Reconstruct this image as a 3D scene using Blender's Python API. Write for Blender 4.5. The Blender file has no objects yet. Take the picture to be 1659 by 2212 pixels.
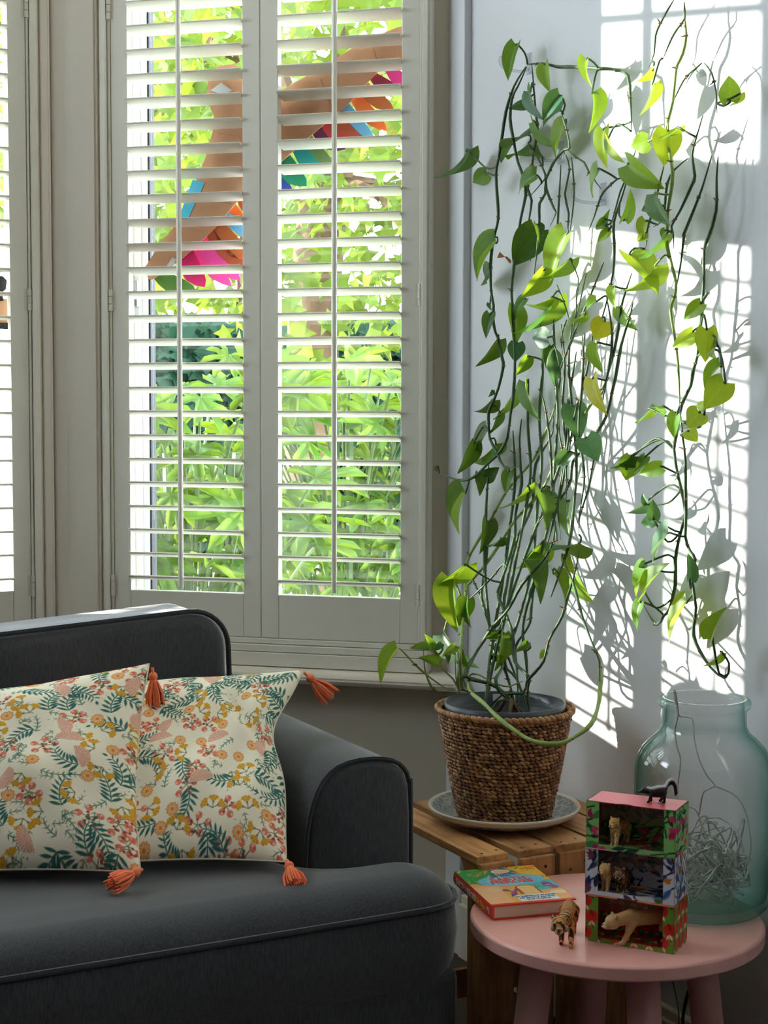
import bpy, bmesh, math, random
import numpy as np
from math import sin, cos, pi, radians, sqrt
from mathutils import Vector, Matrix

SC = bpy.context.scene
COL = SC.collection
RNG = random.Random(7)
NR = np.random.RandomState(11)

# ------------------------------------------------------------------ camera
FPX, IW, IH = 3350.0, 1659.0, 2212.0
H = 1.27                                   # camera height above the floor
CAMP = Vector((-1.8, 0.0, H))
CAMR = (Matrix.Rotation(radians(-27), 3, 'Z') @ Matrix.Rotation(radians(90 - 3.6), 3, 'X')
        @ Matrix.Rotation(radians(.15), 3, 'Z'))
cd = bpy.data.cameras.new('camera')
cd.sensor_fit = 'HORIZONTAL'
cd.sensor_width = 36.0
cd.lens = 36.0 * FPX / IW
cd.clip_start, cd.clip_end = .05, 200
cam = bpy.data.objects.new('camera', cd)
COL.objects.link(cam)
cam.matrix_world = Matrix.Translation(CAMP) @ CAMR.to_4x4()
SC.camera = cam

# ------------------------------------------------------------------ light
SKY_STRENGTH, SUN_STRENGTH = 14.5, 19.0
world = bpy.data.worlds.new('sky')
SC.world = world
world.use_nodes = True
bg = world.node_tree.nodes['Background']
bg.inputs[0].default_value = (.80, .90, 1.0, 1)
bg.inputs[1].default_value = SKY_STRENGTH
SUND = Vector((1.0, -.86, -.86 * .175)).normalized()      # direction the sunlight travels
sd = bpy.data.lights.new('sun', 'SUN')
sd.energy = SUN_STRENGTH
sd.angle = radians(.4)
sd.color = (1.0, .93, .82)
sun = bpy.data.objects.new('sun', sd)
COL.objects.link(sun)
sun.location = (-8, 9, 6)
sun.rotation_euler = SUND.to_track_quat('-Z', 'Y').to_euler()
SC.view_settings.view_transform = 'Standard'
SC.view_settings.look = 'None'
SC.view_settings.exposure = 0.0
SC.view_settings.gamma = 1.0
SC.view_settings.use_curve_mapping = False
SC.cycles.use_denoising = True
SC.cycles.max_bounces = 10
SC.cycles.diffuse_bounces = 6
SC.cycles.transparent_max_bounces = 24
SC.cycles.sample_clamp_indirect = 6.0

# ------------------------------------------------------------------ helpers
def ray(px, py):
    return CAMR @ Vector(((px - IW / 2) / FPX, -(py - IH / 2) / FPX, -1.0))
def on_plane(px, py, p0, n):
    d = ray(px, py); n = Vector(n)
    return CAMP + d * (n.dot(Vector(p0) - CAMP) / n.dot(d))
def on_z(px, py, z): return on_plane(px, py, (0, 0, z), (0, 0, 1))
def on_x(px, py, x): return on_plane(px, py, (x, 0, 0), (1, 0, 0))
def on_y(px, py, y): return on_plane(px, py, (0, y, 0), (0, 1, 0))

def lin(c):
    return tuple((x / 12.92 if x <= .04045 else ((x + .055) / 1.055) ** 2.4) for x in c)
def S(r, g, b): return lin((r / 255, g / 255, b / 255))

class NT:
    """small node-tree writer"""
    def __init__(self, name):
        self.m = bpy.data.materials.new(name); self.m.use_nodes = True
        self.t = self.m.node_tree; self.n = self.t.nodes; self.l = self.t.links
        self.b = self.n['Principled BSDF']; self.out = self.n['Material Output']
    def node(self, kind, **kw):
        nd = self.n.new(kind)
        for k, v in kw.items():
            if k in nd.inputs: nd.inputs[k].default_value = v
            else: setattr(nd, k, v)
        return nd
    def link(self, a, b): self.l.new(a, b)
    def coord(self, which='Object', scale=(1, 1, 1)):
        c = self.node('ShaderNodeTexCoord'); mp = self.node('ShaderNodeMapping')
        mp.inputs['Scale'].default_value = scale
        self.link(c.outputs[which], mp.inputs['Vector']); return mp.outputs[0]
    def noise(self, vec, scale, detail=3, rough=.5):
        nd = self.node('ShaderNodeTexNoise'); nd.inputs['Scale'].default_value = scale
        nd.inputs['Detail'].default_value = detail; nd.inputs['Roughness'].default_value = rough
        self.link(vec, nd.inputs['Vector']); return nd.outputs['Fac']
    def ramp(self, fac, stops):
        r = self.node('ShaderNodeValToRGB'); e = r.color_ramp.elements
        while len(e) < len(stops): e.new(.5)
        for el, (p, c) in zip(e, stops):
            el.position = p; el.color = (*c, 1)
        self.link(fac, r.inputs[0]); return r.outputs[0]
    def mix(self, fac, a, b, mode='MIX'):
        m = self.node('ShaderNodeMix'); m.data_type = 'RGBA'; m.blend_type = mode
        for s, v in ((m.inputs[0], fac), (m.inputs[6], a), (m.inputs[7], b)):
            if hasattr(v, 'is_output'): self.link(v, s)
            elif isinstance(v, (int, float)): s.default_value = v
            else: s.default_value = (*v, 1)
        return m.outputs[2]
    def bump(self, h, strength, dist):
        b = self.node('ShaderNodeBump'); b.inputs['Strength'].default_value = strength
        b.inputs['Distance'].default_value = dist
        self.link(h, b.inputs['Height']); self.link(b.outputs[0], self.b.inputs['Normal'])
    def base(self, v):
        if hasattr(v, 'is_output'): self.link(v, self.b.inputs['Base Color'])
        else: self.b.inputs['Base Color'].default_value = (*v, 1)

def plain(name, col, rough=.6, var=.08, scale=12, bump=0, bscale=200, bdist=.001, spec=.4, sheen=0, metal=0):
    t = NT(name); v = t.coord()
    nz = t.noise(v, scale, 3)
    a = tuple(x * (1 - var) for x in col); b = tuple(min(1, x * (1 + var)) for x in col)
    t.base(t.ramp(nz, [(.3, a), (.7, b)]))
    t.b.inputs['Roughness'].default_value = rough
    t.b.inputs['Specular IOR Level'].default_value = spec
    t.b.inputs['Metallic'].default_value = metal
    if sheen: t.b.inputs['Sheen Weight'].default_value = sheen
    if bump: t.bump(t.noise(v, bscale, 2), bump, bdist)
    return t.m

def painted(name, rough=.7, spec=.3, bump=0, bscale=400):
    """flat print held in the colour attribute of the mesh"""
    t = NT(name); a = t.node('ShaderNodeAttribute', attribute_name='print')
    v = t.coord(); nz = t.noise(v, 60, 2)
    t.base(t.mix(.12, a.outputs['Color'], nz, 'SOFT_LIGHT'))
    t.b.inputs['Roughness'].default_value = rough
    t.b.inputs['Specular IOR Level'].default_value = spec
    if bump: t.bump(t.noise(v, bscale, 2), bump, .0005)
    return t.m

class MB:
    """mesh builder: every shape goes into one vertex/face list"""
    def __init__(self): self.v = []; self.f = []
    def add(self, vs, fs):
        o = len(self.v); self.v.extend([tuple(p) for p in vs])
        self.f.extend([tuple(i + o for i in q) for q in fs]); return self
    def box(self, c, s, rot=None):
        pts = [Vector((sx * s[0] / 2, sy * s[1] / 2, sz * s[2] / 2)) for sz in (-1, 1) for sy in (-1, 1) for sx in (-1, 1)]
        if rot is not None: pts = [rot @ p for p in pts]
        pts = [p + Vector(c) for p in pts]
        return self.add(pts, [(0, 2, 3, 1), (4, 5, 7, 6), (0, 1, 5, 4), (2, 6, 7, 3), (0, 4, 6, 2), (1, 3, 7, 5)])
    def box2(self, a, b):
        return self.box([(x + y) / 2 for x, y in zip(a, b)], [abs(y - x) for x, y in zip(a, b)])
    def prism(self, pts, z0, z1):
        n = len(pts)
        vs = [(x, y, z0) for x, y in pts] + [(x, y, z1) for x, y in pts]
        fs = [(i, (i + 1) % n, (i + 1) % n + n, i + n) for i in range(n)]
        return self.add(vs, fs + [tuple(range(n))[::-1], tuple(range(n, 2 * n))])
    def tube(self, pts, r, seg=6, caps=True):
        pts = [Vector(p) for p in pts]; n = len(pts)
        if n < 2: return self
        rr = r if hasattr(r, '__len__') else [r] * n
        tan = [(pts[min(i + 1, n - 1)] - pts[max(i - 1, 0)]).normalized() for i in range(n)]
        up = Vector((0, 0, 1)) if abs(tan[0].z) < .9 else Vector((1, 0, 0))
        nr = tan[0].cross(up).normalized(); vs = []
        for i in range(n):
            nr = (nr - tan[i] * nr.dot(tan[i]))
            nr = nr.normalized() if nr.length > 1e-9 else tan[i].orthogonal().normalized()
            bn = tan[i].cross(nr)
            vs += [pts[i] + (nr * cos(2 * pi * k / seg) + bn * sin(2 * pi * k / seg)) * rr[i] for k in range(seg)]
        fs = [(i * seg + k, i * seg + (k + 1) % seg, (i + 1) * seg + (k + 1) % seg, (i + 1) * seg + k)
              for i in range(n - 1) for k in range(seg)]
        if caps: fs += [tuple(range(seg))[::-1], tuple((n - 1) * seg + k for k in range(seg))]
        return self.add(vs, fs)
    def lathe(self, prof, c=(0, 0, 0), seg=48, fn=None):
        vs = []
        for r, z in prof:
            for k in range(seg):
                a = 2 * pi * k / seg; rr = r * (fn(a, z) if fn else 1)
                vs.append((c[0] + rr * cos(a), c[1] + rr * sin(a), c[2] + z))
        fs = [(i * seg + k, i * seg + (k + 1) % seg, (i + 1) * seg + (k + 1) % seg, (i + 1) * seg + k)
              for i in range(len(prof) - 1) for k in range(seg)]
        if prof[0][0] > 1e-6: fs.append(tuple(range(seg))[::-1])
        if prof[-1][0] > 1e-6: fs.append(tuple((len(prof) - 1) * seg + k for k in range(seg)))
        return self.add(vs, fs)
    def ball(self, c, r, seg=8, rings=6, rot=None):
        r = r if hasattr(r, '__len__') else (r, r, r); vs = [Vector((0, 0, -1))]; fs = []
        for i in range(1, rings):
            t = -pi / 2 + pi * i / rings
            vs += [Vector((cos(t) * cos(2 * pi * k / seg), cos(t) * sin(2 * pi * k / seg), sin(t))) for k in range(seg)]
        vs.append(Vector((0, 0, 1))); last = len(vs) - 1
        for k in range(seg):
            fs.append((0, 1 + (k + 1) % seg, 1 + k))
            fs.append((last, last - seg + k, last - seg + (k + 1) % seg))
        for i in range(rings - 2):
            for k in range(seg):
                a = 1 + i * seg
                fs.append((a + k, a + (k + 1) % seg, a + seg + (k + 1) % seg, a + seg + k))
        out = []
        for p in vs:
            q = Vector((p.x * r[0], p.y * r[1], p.z * r[2]))
            out.append((rot @ q if rot is not None else q) + Vector(c))
        return self.add(out, fs)
    def mesh(self, name, smooth=False):
        me = bpy.data.meshes.new(name); me.from_pydata(self.v, [], self.f); me.update()
        if smooth: me.polygons.foreach_set('use_smooth', [True] * len(me.polygons))
        return me

ORIG = {}
def tag(o, label=None, cat=None, group=None, kind=None):
    for k, v in (('label', label), ('category', cat), ('group', group), ('kind', kind)):
        if v: o[k] = v
    return o
def thing(name, loc, label, cat, group=None, rz=0.0):
    o = bpy.data.objects.new(name, None); COL.objects.link(o)
    o.empty_display_size = .05; o.location = loc; o.rotation_euler = (0, 0, rz)
    ORIG[o.name] = Vector(loc)
    return tag(o, label, cat, group)
def part(name, mb, mat, parent=None, local=False, smooth=False, bevel=0, seg=2, kind=None, label=None, sub=0):
    """one mesh object; world coordinates unless local. Sub-parts keep their part's origin."""
    me = mb if isinstance(mb, bpy.types.Mesh) else mb.mesh(name, smooth)
    if parent is not None and not local:
        me.transform(Matrix.Translation(-ORIG[parent.name]))
    o = bpy.data.objects.new(name, me); COL.objects.link(o); o.parent = parent
    if parent is None and not local:
        co = np.empty(len(me.vertices) * 3); me.vertices.foreach_get('co', co); co = co.reshape(-1, 3)
        b = Vector(((co[:, 0].min() + co[:, 0].max()) / 2, (co[:, 1].min() + co[:, 1].max()) / 2, co[:, 2].min()))
        me.transform(Matrix.Translation(-b)); o.location = b
        ORIG[o.name] = b
    else:
        ORIG[o.name] = ORIG[parent.name] if parent is not None else Vector((0, 0, 0))
    if mat is not None:
        me.materials.clear()
        for m in (mat if isinstance(mat, (list, tuple)) else [mat]): me.materials.append(m)
    if bevel:
        b = o.modifiers.new('bevel', 'BEVEL'); b.width = bevel; b.segments = seg; b.limit_method = 'ANGLE'
        b.angle_limit = radians(40)
    if sub:
        s = o.modifiers.new('smooth', 'SUBSURF'); s.levels = sub; s.render_levels = sub
    if kind: o['kind'] = kind
    if label: o['label'] = label
    return o
def structure(name, mb, mat, **kw): return part(name, mb, mat, kind='structure', **kw)
def piece(name, mesh, parent, M):
    """a part that shares mesh data: M is its matrix in the parent's space"""
    o = bpy.data.objects.new(name, mesh); COL.objects.link(o); o.parent = parent
    o.matrix_basis = M; ORIG[o.name] = Vector((0, 0, 0)); return o

def catmull(pts, step):
    pts = [Vector(p) for p in pts]; out = []
    for i in range(len(pts) - 1):
        p0, p1, p2, p3 = pts[max(i - 1, 0)], pts[i], pts[i + 1], pts[min(i + 2, len(pts) - 1)]
        n = max(2, int((p2 - p1).length / step))
        for k in range(n):
            t = k / n
            out.append(.5 * ((2 * p1) + (p2 - p0) * t + (2 * p0 - 5 * p1 + 4 * p2 - p3) * t * t + (3 * p1 - p0 - 3 * p2 + p3) * t ** 3))
    out.append(pts[-1]); return out
def smoothstep(a, b, x):
    t = min(1, max(0, (x - a) / (b - a))); return t * t * (3 - 2 * t)

def text_mesh(s, size, align='CENTER', extrude=.0002, bold=0):
    cu = bpy.data.curves.new('text', 'FONT'); cu.body = s; cu.size = size; cu.align_x = align
    cu.align_y = 'CENTER'; cu.extrude = extrude; cu.offset = bold; cu.resolution_u = 3
    o = bpy.data.objects.new('text', cu); COL.objects.link(o)
    bpy.context.view_layer.update()
    me = bpy.data.meshes.new_from_object(o.evaluated_get(bpy.context.evaluated_depsgraph_get()))
    bpy.data.objects.remove(o); bpy.data.curves.remove(cu)
    return me

# ---- canvas for flat prints
class Canvas:
    def __init__(self, w, h, bgc):
        self.w, self.h = w, h; self.a = np.empty((h, w, 3)); self.a[:] = bgc
    def _win(self, x, y, r):
        x0, x1 = max(0, int(x - r) - 1), min(self.w, int(x + r) + 2)
        y0, y1 = max(0, int(y - r) - 1), min(self.h, int(y + r) + 2)
        if x0 >= x1 or y0 >= y1: return None
        yy, xx = np.mgrid[y0:y1, x0:x1]
        return (slice(y0, y1), slice(x0, x1)), xx - x, yy - y
    def put(self, win, m, col):
        m = np.clip(m, 0, 1)[..., None]; self.a[win] = self.a[win] * (1 - m) + np.array(col) * m
    def disc(self, x, y, r, col, ry=None, ang=0):
        w = self._win(x, y, max(r, ry or r))
        if not w: return
        c, s = cos(ang), sin(ang); u = w[1] * c + w[2] * s; v = -w[1] * s + w[2] * c
        d = np.sqrt((u / r) ** 2 + (v / (ry or r)) ** 2)
        self.put(w[0], (1 - d) * min(r, ry or r) + .5, col)
    def leaf(self, x, y, L, W, ang, col):
        """leaf from (x,y) outwards along ang"""
        mx, my = x + cos(ang) * L / 2, y + sin(ang) * L / 2
        w = self._win(mx, my, L / 2)
        if not w: return
        u = (w[1] * cos(ang) + w[2] * sin(ang)) / (L / 2); v = -w[1] * sin(ang) + w[2] * cos(ang)
        hw = W / 2 * np.clip(1 - u ** 2, 0, 1)
        self.put(w[0], (hw - np.abs(v)) + .35, col)
    def fan(self, x, y, r, ang, spread, col, col2, n):
        w = self._win(x, y, r)
        if not w: return
        rr = np.hypot(w[1], w[2]); th = (np.arctan2(w[2], w[1]) - ang + pi) % (2 * pi) - pi
        m = ((rr < r * (1 + .04 * np.cos(th * n * 2))) & (np.abs(th) < spread)).astype(float)
        st = (np.cos(th * n * 2) > .55) & (rr > r * .25)
        self.put(w[0], m, col); self.put(w[0], m * st * .75, col2)
    def line(self, pts, wd, col):
        for i in range(len(pts) - 1):
            (xa, ya), (xb, yb) = pts[i], pts[i + 1]; n = max(1, int(math.hypot(xb - xa, yb - ya) / max(.7, wd * .5)))
            for k in range(n): self.disc(xa + (xb - xa) * k / n, ya + (yb - ya) * k / n, wd / 2 + .3, col)
    def rect(self, x0, y0, x1, y1, col):
        self.a[max(0, int(y0)):int(y1), max(0, int(x0)):int(x1)] = col

def lin_arr(a):
    return np.where(a <= .04045, a / 12.92, ((a + .055) / 1.055) ** 2.4)
def grid_mesh(name, cv, fn, smooth=False, extra=None):
    """grid with one vertex per canvas cell; fn(u,v)->xyz arrays; colours from the canvas (0..255 sRGB)"""
    h, w = cv.h, cv.w
    u, v = np.meshgrid(np.linspace(0, 1, w), np.linspace(0, 1, h))
    P = fn(u, v).reshape(-1, 3)
    i = np.arange(h * w).reshape(h, w)
    F = np.stack([i[:-1, :-1], i[:-1, 1:], i[1:, 1:], i[1:, :-1]], -1).reshape(-1, 4)
    me = bpy.data.meshes.new(name)
    me.vertices.add(len(P)); me.vertices.foreach_set('co', P.ravel())
    me.loops.add(F.size); me.loops.foreach_set('vertex_index', F.ravel().astype(np.int32))
    me.polygons.add(len(F)); me.polygons.foreach_set('loop_start', np.arange(0, F.size, 4, dtype=np.int32))
    me.update(calc_edges=True)
    at = me.color_attributes.new('print', 'FLOAT_COLOR', 'POINT')
    c = np.ones((h * w, 4)); c[:, :3] = lin_arr(np.clip(cv.a.reshape(-1, 3) / 255, 0, 1))
    at.data.foreach_set('color', c.ravel())
    if smooth: me.polygons.foreach_set('use_smooth', [True] * len(me.polygons))
    me.validate(); return me
def flat_print(name, cv, o, ux, uy):
    o, ux, uy = np.array(o), np.array(ux), np.array(uy)
    return grid_mesh(name, cv, lambda u, v: o + u[..., None] * ux + v[..., None] * uy)

# ------------------------------------------------------------------ materials
M = {}
M['wall'] = plain('wall_paint', S(216, 217, 222), .85, .015, 3, .15, 260, .0006, .2)
M['bay_wall'] = plain('bay_wall_paint', S(198, 190, 174), .85, .015, 3, .15, 260, .0006, .2)
M['far_wall'] = plain('far_wall_paint', S(96, 98, 98), .9, .02, 3)
M['trim'] = plain('trim_paint', S(228, 219, 207), .45, .015, 5, 0)
M['shutter'] = plain('shutter_paint', S(230, 225, 214), .42, .015, 6, .06, 300, .0004)
M['upvc'] = plain('white_window_frame', S(238, 238, 240), .35, .01, 6)
M['gasket'] = plain('black_gasket', S(25, 25, 28), .6)
M['ceiling'] = plain('ceiling_paint', S(235, 233, 228), .9, .01, 3)
M['hinge'] = plain('hinge_paint', S(220, 214, 202), .35)
def floor_mat():
    t = NT('floor_boards'); v = t.coord(scale=(1, 8, 1))
    w = t.node('ShaderNodeTexWave'); w.inputs['Scale'].default_value = 1.2; w.inputs['Distortion'].default_value = 5
    t.link(v, w.inputs['Vector'])
    t.base(t.ramp(w.outputs['Fac'], [(0, S(48, 36, 28)), (1, S(62, 46, 36))])); t.b.inputs['Roughness'].default_value = .5
    return t.m
M['floor'] = floor_mat()
def glass_mat(name, tint, edge, ior=1.45, rough=0.0, power=1.0, thick_base=None):
    t = NT(name); n = t.node
    tr = n('ShaderNodeBsdfTransparent'); gl = n('ShaderNodeBsdfGlossy'); gl.inputs['Roughness'].default_value = rough
    lw = n('ShaderNodeLayerWeight'); lw.inputs['Blend'].default_value = .5
    pw = n('ShaderNodeMath', operation='POWER'); pw.inputs[1].default_value = power
    t.link(lw.outputs['Facing'], pw.inputs[0])
    v = t.coord(); nz = t.noise(v, 25, 2)
    body = t.mix(nz, tint, tuple(min(1, x * 1.03) for x in tint))
    if thick_base:      # the blown glass is thicker, so greener, towards its foot
        sp = n('ShaderNodeSeparateXYZ'); t.link(v, sp.inputs[0])
        mr = n('ShaderNodeMapRange'); mr.inputs[1].default_value = .10; mr.inputs[2].default_value = .0; t.link(sp.outputs[2], mr.inputs[0])
        body = t.mix(mr.outputs[0], body, thick_base)
    t.link(t.mix(pw.outputs[0], body, edge), tr.inputs[0])
    p5 = n('ShaderNodeMath', operation='POWER'); p5.inputs[1].default_value = 5.0; t.link(lw.outputs['Facing'], p5.inputs[0])
    f0 = ((ior - 1) / (ior + 1)) ** 2
    fr = n('ShaderNodeMath', operation='MULTIPLY_ADD'); fr.inputs[1].default_value = .6 * (1 - f0); fr.inputs[2].default_value = f0
    t.link(p5.outputs[0], fr.inputs[0])
    mx = n('ShaderNodeMixShader')
    t.link(fr.outputs[0], mx.inputs[0]); t.link(tr.outputs[0], mx.inputs[1]); t.link(gl.outputs[0], mx.inputs[2])
    t.link(mx.outputs[0], t.out.inputs['Surface']); return t.m
M['pane'] = glass_mat('window_glass', (.97, .99, .98), (.9, .95, .93))
M['jar'] = glass_mat('jar_glass', (.975, .993, .988), (.28, .64, .56), 1.5, 0, 2.6, (.80, .94, .91))
M['clear'] = glass_mat('clear_plastic', (.92, .93, .94), (.6, .63, .66), 1.5, .05, 1.5)
def fabric(name, a, b, sc=420):
    t = NT(name); v = t.coord(); v2 = t.coord(scale=(1, 1, .12))
    n1 = t.noise(v2, sc, 2); n2 = t.noise(v, 5, 3)
    t.base(t.mix(.35, t.ramp(n1, [(.35, a), (.65, b)]), t.ramp(n2, [(.35, a), (.65, b)])))
    t.b.inputs['Roughness'].default_value = .95; t.b.inputs['Sheen Weight'].default_value = .5; t.b.inputs['Sheen Roughness'].default_value = .45
    t.b.inputs['Specular IOR Level'].default_value = .15
    t.bump(n1, .35, .0008); return t.m
M['sofa'] = fabric('slate_fabric', S(52, 54, 58), S(74, 76, 80))
M['piping'] = fabric('dark_piping', S(40, 43, 50), S(58, 60, 66))
def leaf_mat(name, c, dark, trans, tr=.40):
    t = NT(name); v = t.coord('Generated'); sep = t.node('ShaderNodeSeparateXYZ')
    t.link(v, sep.inputs[0])
    ob = t.node('ShaderNodeObjectInfo'); vv = t.coord(); nz = t.noise(vv, 5, 3)
    col = t.mix(t.ramp(nz, [(.35, (0, 0, 0)), (.75, (1, 1, 1))]), dark, c)
    # paler midrib
    m1 = t.node('ShaderNodeMath', operation='SUBTRACT'); m1.inputs[1].default_value = .5; t.link(sep.outputs[0], m1.inputs[0])
    m2 = t.node('ShaderNodeMath', operation='ABSOLUTE'); t.link(m1.outputs[0], m2.inputs[0])
    m3 = t.node('ShaderNodeMath', operation='LESS_THAN'); m3.inputs[1].default_value = .016; t.link(m2.outputs[0], m3.inputs[0])
    m4 = t.node('ShaderNodeMath', operation='MULTIPLY'); m4.inputs[1].default_value = .45; t.link(m3.outputs[0], m4.inputs[0])
    col = t.mix(m4.outputs[0], col, tuple(min(1, x * 1.5) for x in c))
    hs = t.node('ShaderNodeHueSaturation'); t.link(col, hs.inputs['Color'])
    mr = t.node('ShaderNodeMapRange'); mr.inputs[3].default_value = .8; mr.inputs[4].default_value = 1.2
    t.link(ob.outputs['Random'], mr.inputs[0]); t.link(mr.outputs[0], hs.inputs['Value'])
    t.base(hs.outputs[0]); t.b.inputs['Roughness'].default_value = .42; t.b.inputs['Specular IOR Level'].default_value = .45
    tl = t.node('ShaderNodeBsdfTranslucent')
    t.link(t.mix(.8, hs.outputs[0], trans), tl.inputs[0])
    mx = t.node('ShaderNodeMixShader'); mx.inputs[0].default_value = tr
    t.link(t.b.outputs[0], mx.inputs[1]); t.link(tl.outputs[0], mx.inputs[2]); t.link(mx.outputs[0], t.out.inputs['Surface'])
    return t.m
M['leaf_dark'] = leaf_mat('leaf_deep_green', S(50, 94, 40), S(36, 74, 42), S(125, 160, 28), .30)
M['leaf_mid'] = leaf_mat('leaf_green', S(76, 126, 44), S(54, 100, 40), S(160, 192, 36))
M['leaf_lime'] = leaf_mat('leaf_yellow_green', S(112, 152, 50), S(84, 130, 46), S(196, 214, 50))  # leaves in sun use this paler green: some sunlight is in the colour
M['leaf_teal'] = leaf_mat('leaf_blue_green', S(62, 112, 82), S(48, 94, 72), S(120, 165, 70), .30)
M['leaf_olive'] = leaf_mat('leaf_olive_yellow', S(160, 158, 44), S(134, 142, 44), S(190, 190, 30))
M['stem'] = plain('vine_stem', S(54, 82, 48), .55, .25, 30)
M['stem_light'] = plain('vine_stem_light', S(128, 150, 72), .5, .2, 30)
M['stem_brown'] = plain('aerial_root', S(104, 82, 56), .8, .2, 40)

# ================================================================== the room
BAY = Matrix.Translation((0, 3.11, 0)) @ Matrix.Rotation(radians(-42), 4, 'Z')     # canted side: x right, y outwards
FRO = Matrix.Translation((-.743, 3.78, 0))                                         # front of the bay
def can_pt(px, py, off=0.0):
    n = BAY.to_3x3() @ Vector((0, 1, 0)); p0 = BAY @ Vector((0, off, 0))
    return BAY.inverted() @ on_plane(px, py, p0, n)
def bayobj(o, mat4=BAY): o.matrix_world = mat4; return o

b = MB().box2((-4.4, -2.6, -.08), (.3, 4.2, 0))
structure('floor', b, M['floor'])
b = MB().box2((-4.4, -2.6, 3.30), (.3, 4.6, 3.40))
structure('ceiling', b, M['ceiling'])  # raised to make room for the added upper windows
b = MB().box2((0, -2.6, 0), (.22, 3.10, 3.30))
structure('wall_right', b, M['wall'])
b = MB().box2((-4.4, -2.6, 0), (-4.2, 3.2, 3.30))
structure('wall_left', b, M['far_wall'])
b = MB().box2((-4.4, -2.8, 0), (.22, -2.6, 3.30))
structure('wall_back', b, M['far_wall'])
# canted bay wall: below, above, right strip, left strip
b = MB().box2((-1.06, .03, 0), (.05, .20, .66)).box2((-1.06, .03, 3.15), (.05, .20, 3.30))
b.box2((-.10, .03, .66), (.05, .20, 3.15)).box2((-1.06, .03, .66), (-.886, .16, 3.15))
bayobj(structure('wall_bay', b, M['bay_wall'], local=True))
# front of the bay
b = MB().box2((-2.2, .03, 0), (.02, .12, .66)).box2((-2.2, .03, 3.15), (.02, .12, 3.30))
b.box2((-.098, .03, .66), (.02, .12, 3.15)).box2((-2.2, .03, .66), (-2.03, .12, 3.15))
bayobj(structure('wall_front', b, M['wall'], local=True), FRO)
# left return of the bay and the chimney side wall, outside the view
ret = [(-2.94, 3.81), (-3.75, 3.11), (-4.4, 3.11), (-4.4, 3.25), (-3.80, 3.25), (-2.94, 3.95)]
b = MB().prism(ret, 0, 2.0).prism(ret, 3.15, 3.30).prism([(-3.75, 3.11), (-4.4, 3.11), (-4.4, 3.25), (-3.80, 3.25)], 2.0, 3.15)  # open band high up is added to let in sky light
structure('wall_bay_return', b, M['wall'])
# square-edged trim where the bay meets the long wall
b = MB().box2((-.019, 3.10, 0), (.10, 3.172, 3.30))
structure('trim_1', b, M['wall'], bevel=.003)
b = MB().box2((-.024, -2.5, 0), (.0, 3.10, .128)).box2((-.016, -2.5, .128), (.0, 3.10, .148))
structure('baseboard_right', b, M['trim'], bevel=.003)
b = MB().box2((-1.02, -.0, 0), (-.04, .03, .15))
bayobj(structure('baseboard_bay', b, M['trim'], local=True, bevel=.004))
# window board (sill) with a rounded nose
def sill(x0, x1):
    pr = [(.14, .662), (.14, .630), (-.035, .630), (-.050, .634), (-.058, .646), (-.052, .658), (-.036, .664), (.03, .664)]
    m = MB(); n = len(pr)
    m.add([(x, y, z) for x in (x0, x1) for y, z in pr],
          [(i, (i + 1) % n, (i + 1) % n + n, i + n) for i in range(n)] + [tuple(range(n)), tuple(range(n, 2 * n))[::-1]])
    return m
bayobj(structure('trim_2', sill(-1.03, -.012), M['trim'], local=True, smooth=False, bevel=.004))
bayobj(structure('trim_3', sill(-2.16, .03), M['trim'], local=True, bevel=.004), FRO)

# moulded shutter frames: stepped profile boxes
def frame_bar(m, x0, x1, z0, z1, steps):
    for (a, c, y) in steps: m.box2((x0 + a, y, z0), (x0 + c, .03, z1))
def shutter_frame(x0, x1, z0, z1):
    m = MB()
    # verticals: outer bead and inner flat
    for s, xa in ((1, x1), (-1, x0)):
        m.box2((xa, -.004, z0), (xa + s * .006, .03, z1))
        m.box2((xa + s * .0075, -.012, z0), (xa + s * .020, .03, z1))
        m.box2((xa + s * .020, -.006, z0), (xa + s * .026, .03, z1))
    # bottom: two beads and a wide flat
    m.box2((x0 - .026, -.006, z0 - .014), (x1 + .026, .03, z0 - .002))
    m.box2((x0 - .026, -.014, z0 - .032), (x1 + .026, .03, z0 - .0155))
    m.box2((x0 - .026, -.020, z0 - .066), (x1 + .026, .03, z0 - .0335))
    m.box2((x0 - .026, -.012, z1), (x1 + .026, .03, z1 + .05))
    return m
SH0, SH1 = .732, 2.46
bayobj(structure('trim_4', shutter_frame(-.889, -.115, SH0, SH1), M['shutter'], local=True, bevel=.0015))
bayobj(structure('trim_5', shutter_frame(-2.003, -.104, SH0, SH1 + .1), M['shutter'], local=True, bevel=.0015), FRO)
# moulded corner post of the bay: two stepped architraves and a flat between
def arch(xa, s):
    m = MB()
    for a, c, y in ((.027, .034, .004), (.034, .052, -.004), (.052, .060, .002), (.060, .070, .010)):
        lo, hi = sorted((xa + s * a, xa + s * c)); m.box2((lo, y, .66), (hi, .04, 3.15))
    return m
bayobj(structure('trim_6', arch(-.889, -1), M['trim'], local=True, bevel=.003))
bayobj(structure('trim_7', arch(-.104, 1), M['trim'], local=True, bevel=.003), FRO)
b = MB().prism([(-.758, 3.768), (-.738, 3.753), (-.695, 3.725), (-.71, 3.80), (-.79, 3.81), (-.783, 3.778)], .66, 3.15)
structure('trim_8', b, M['trim'], bevel=.004, seg=3)

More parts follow.
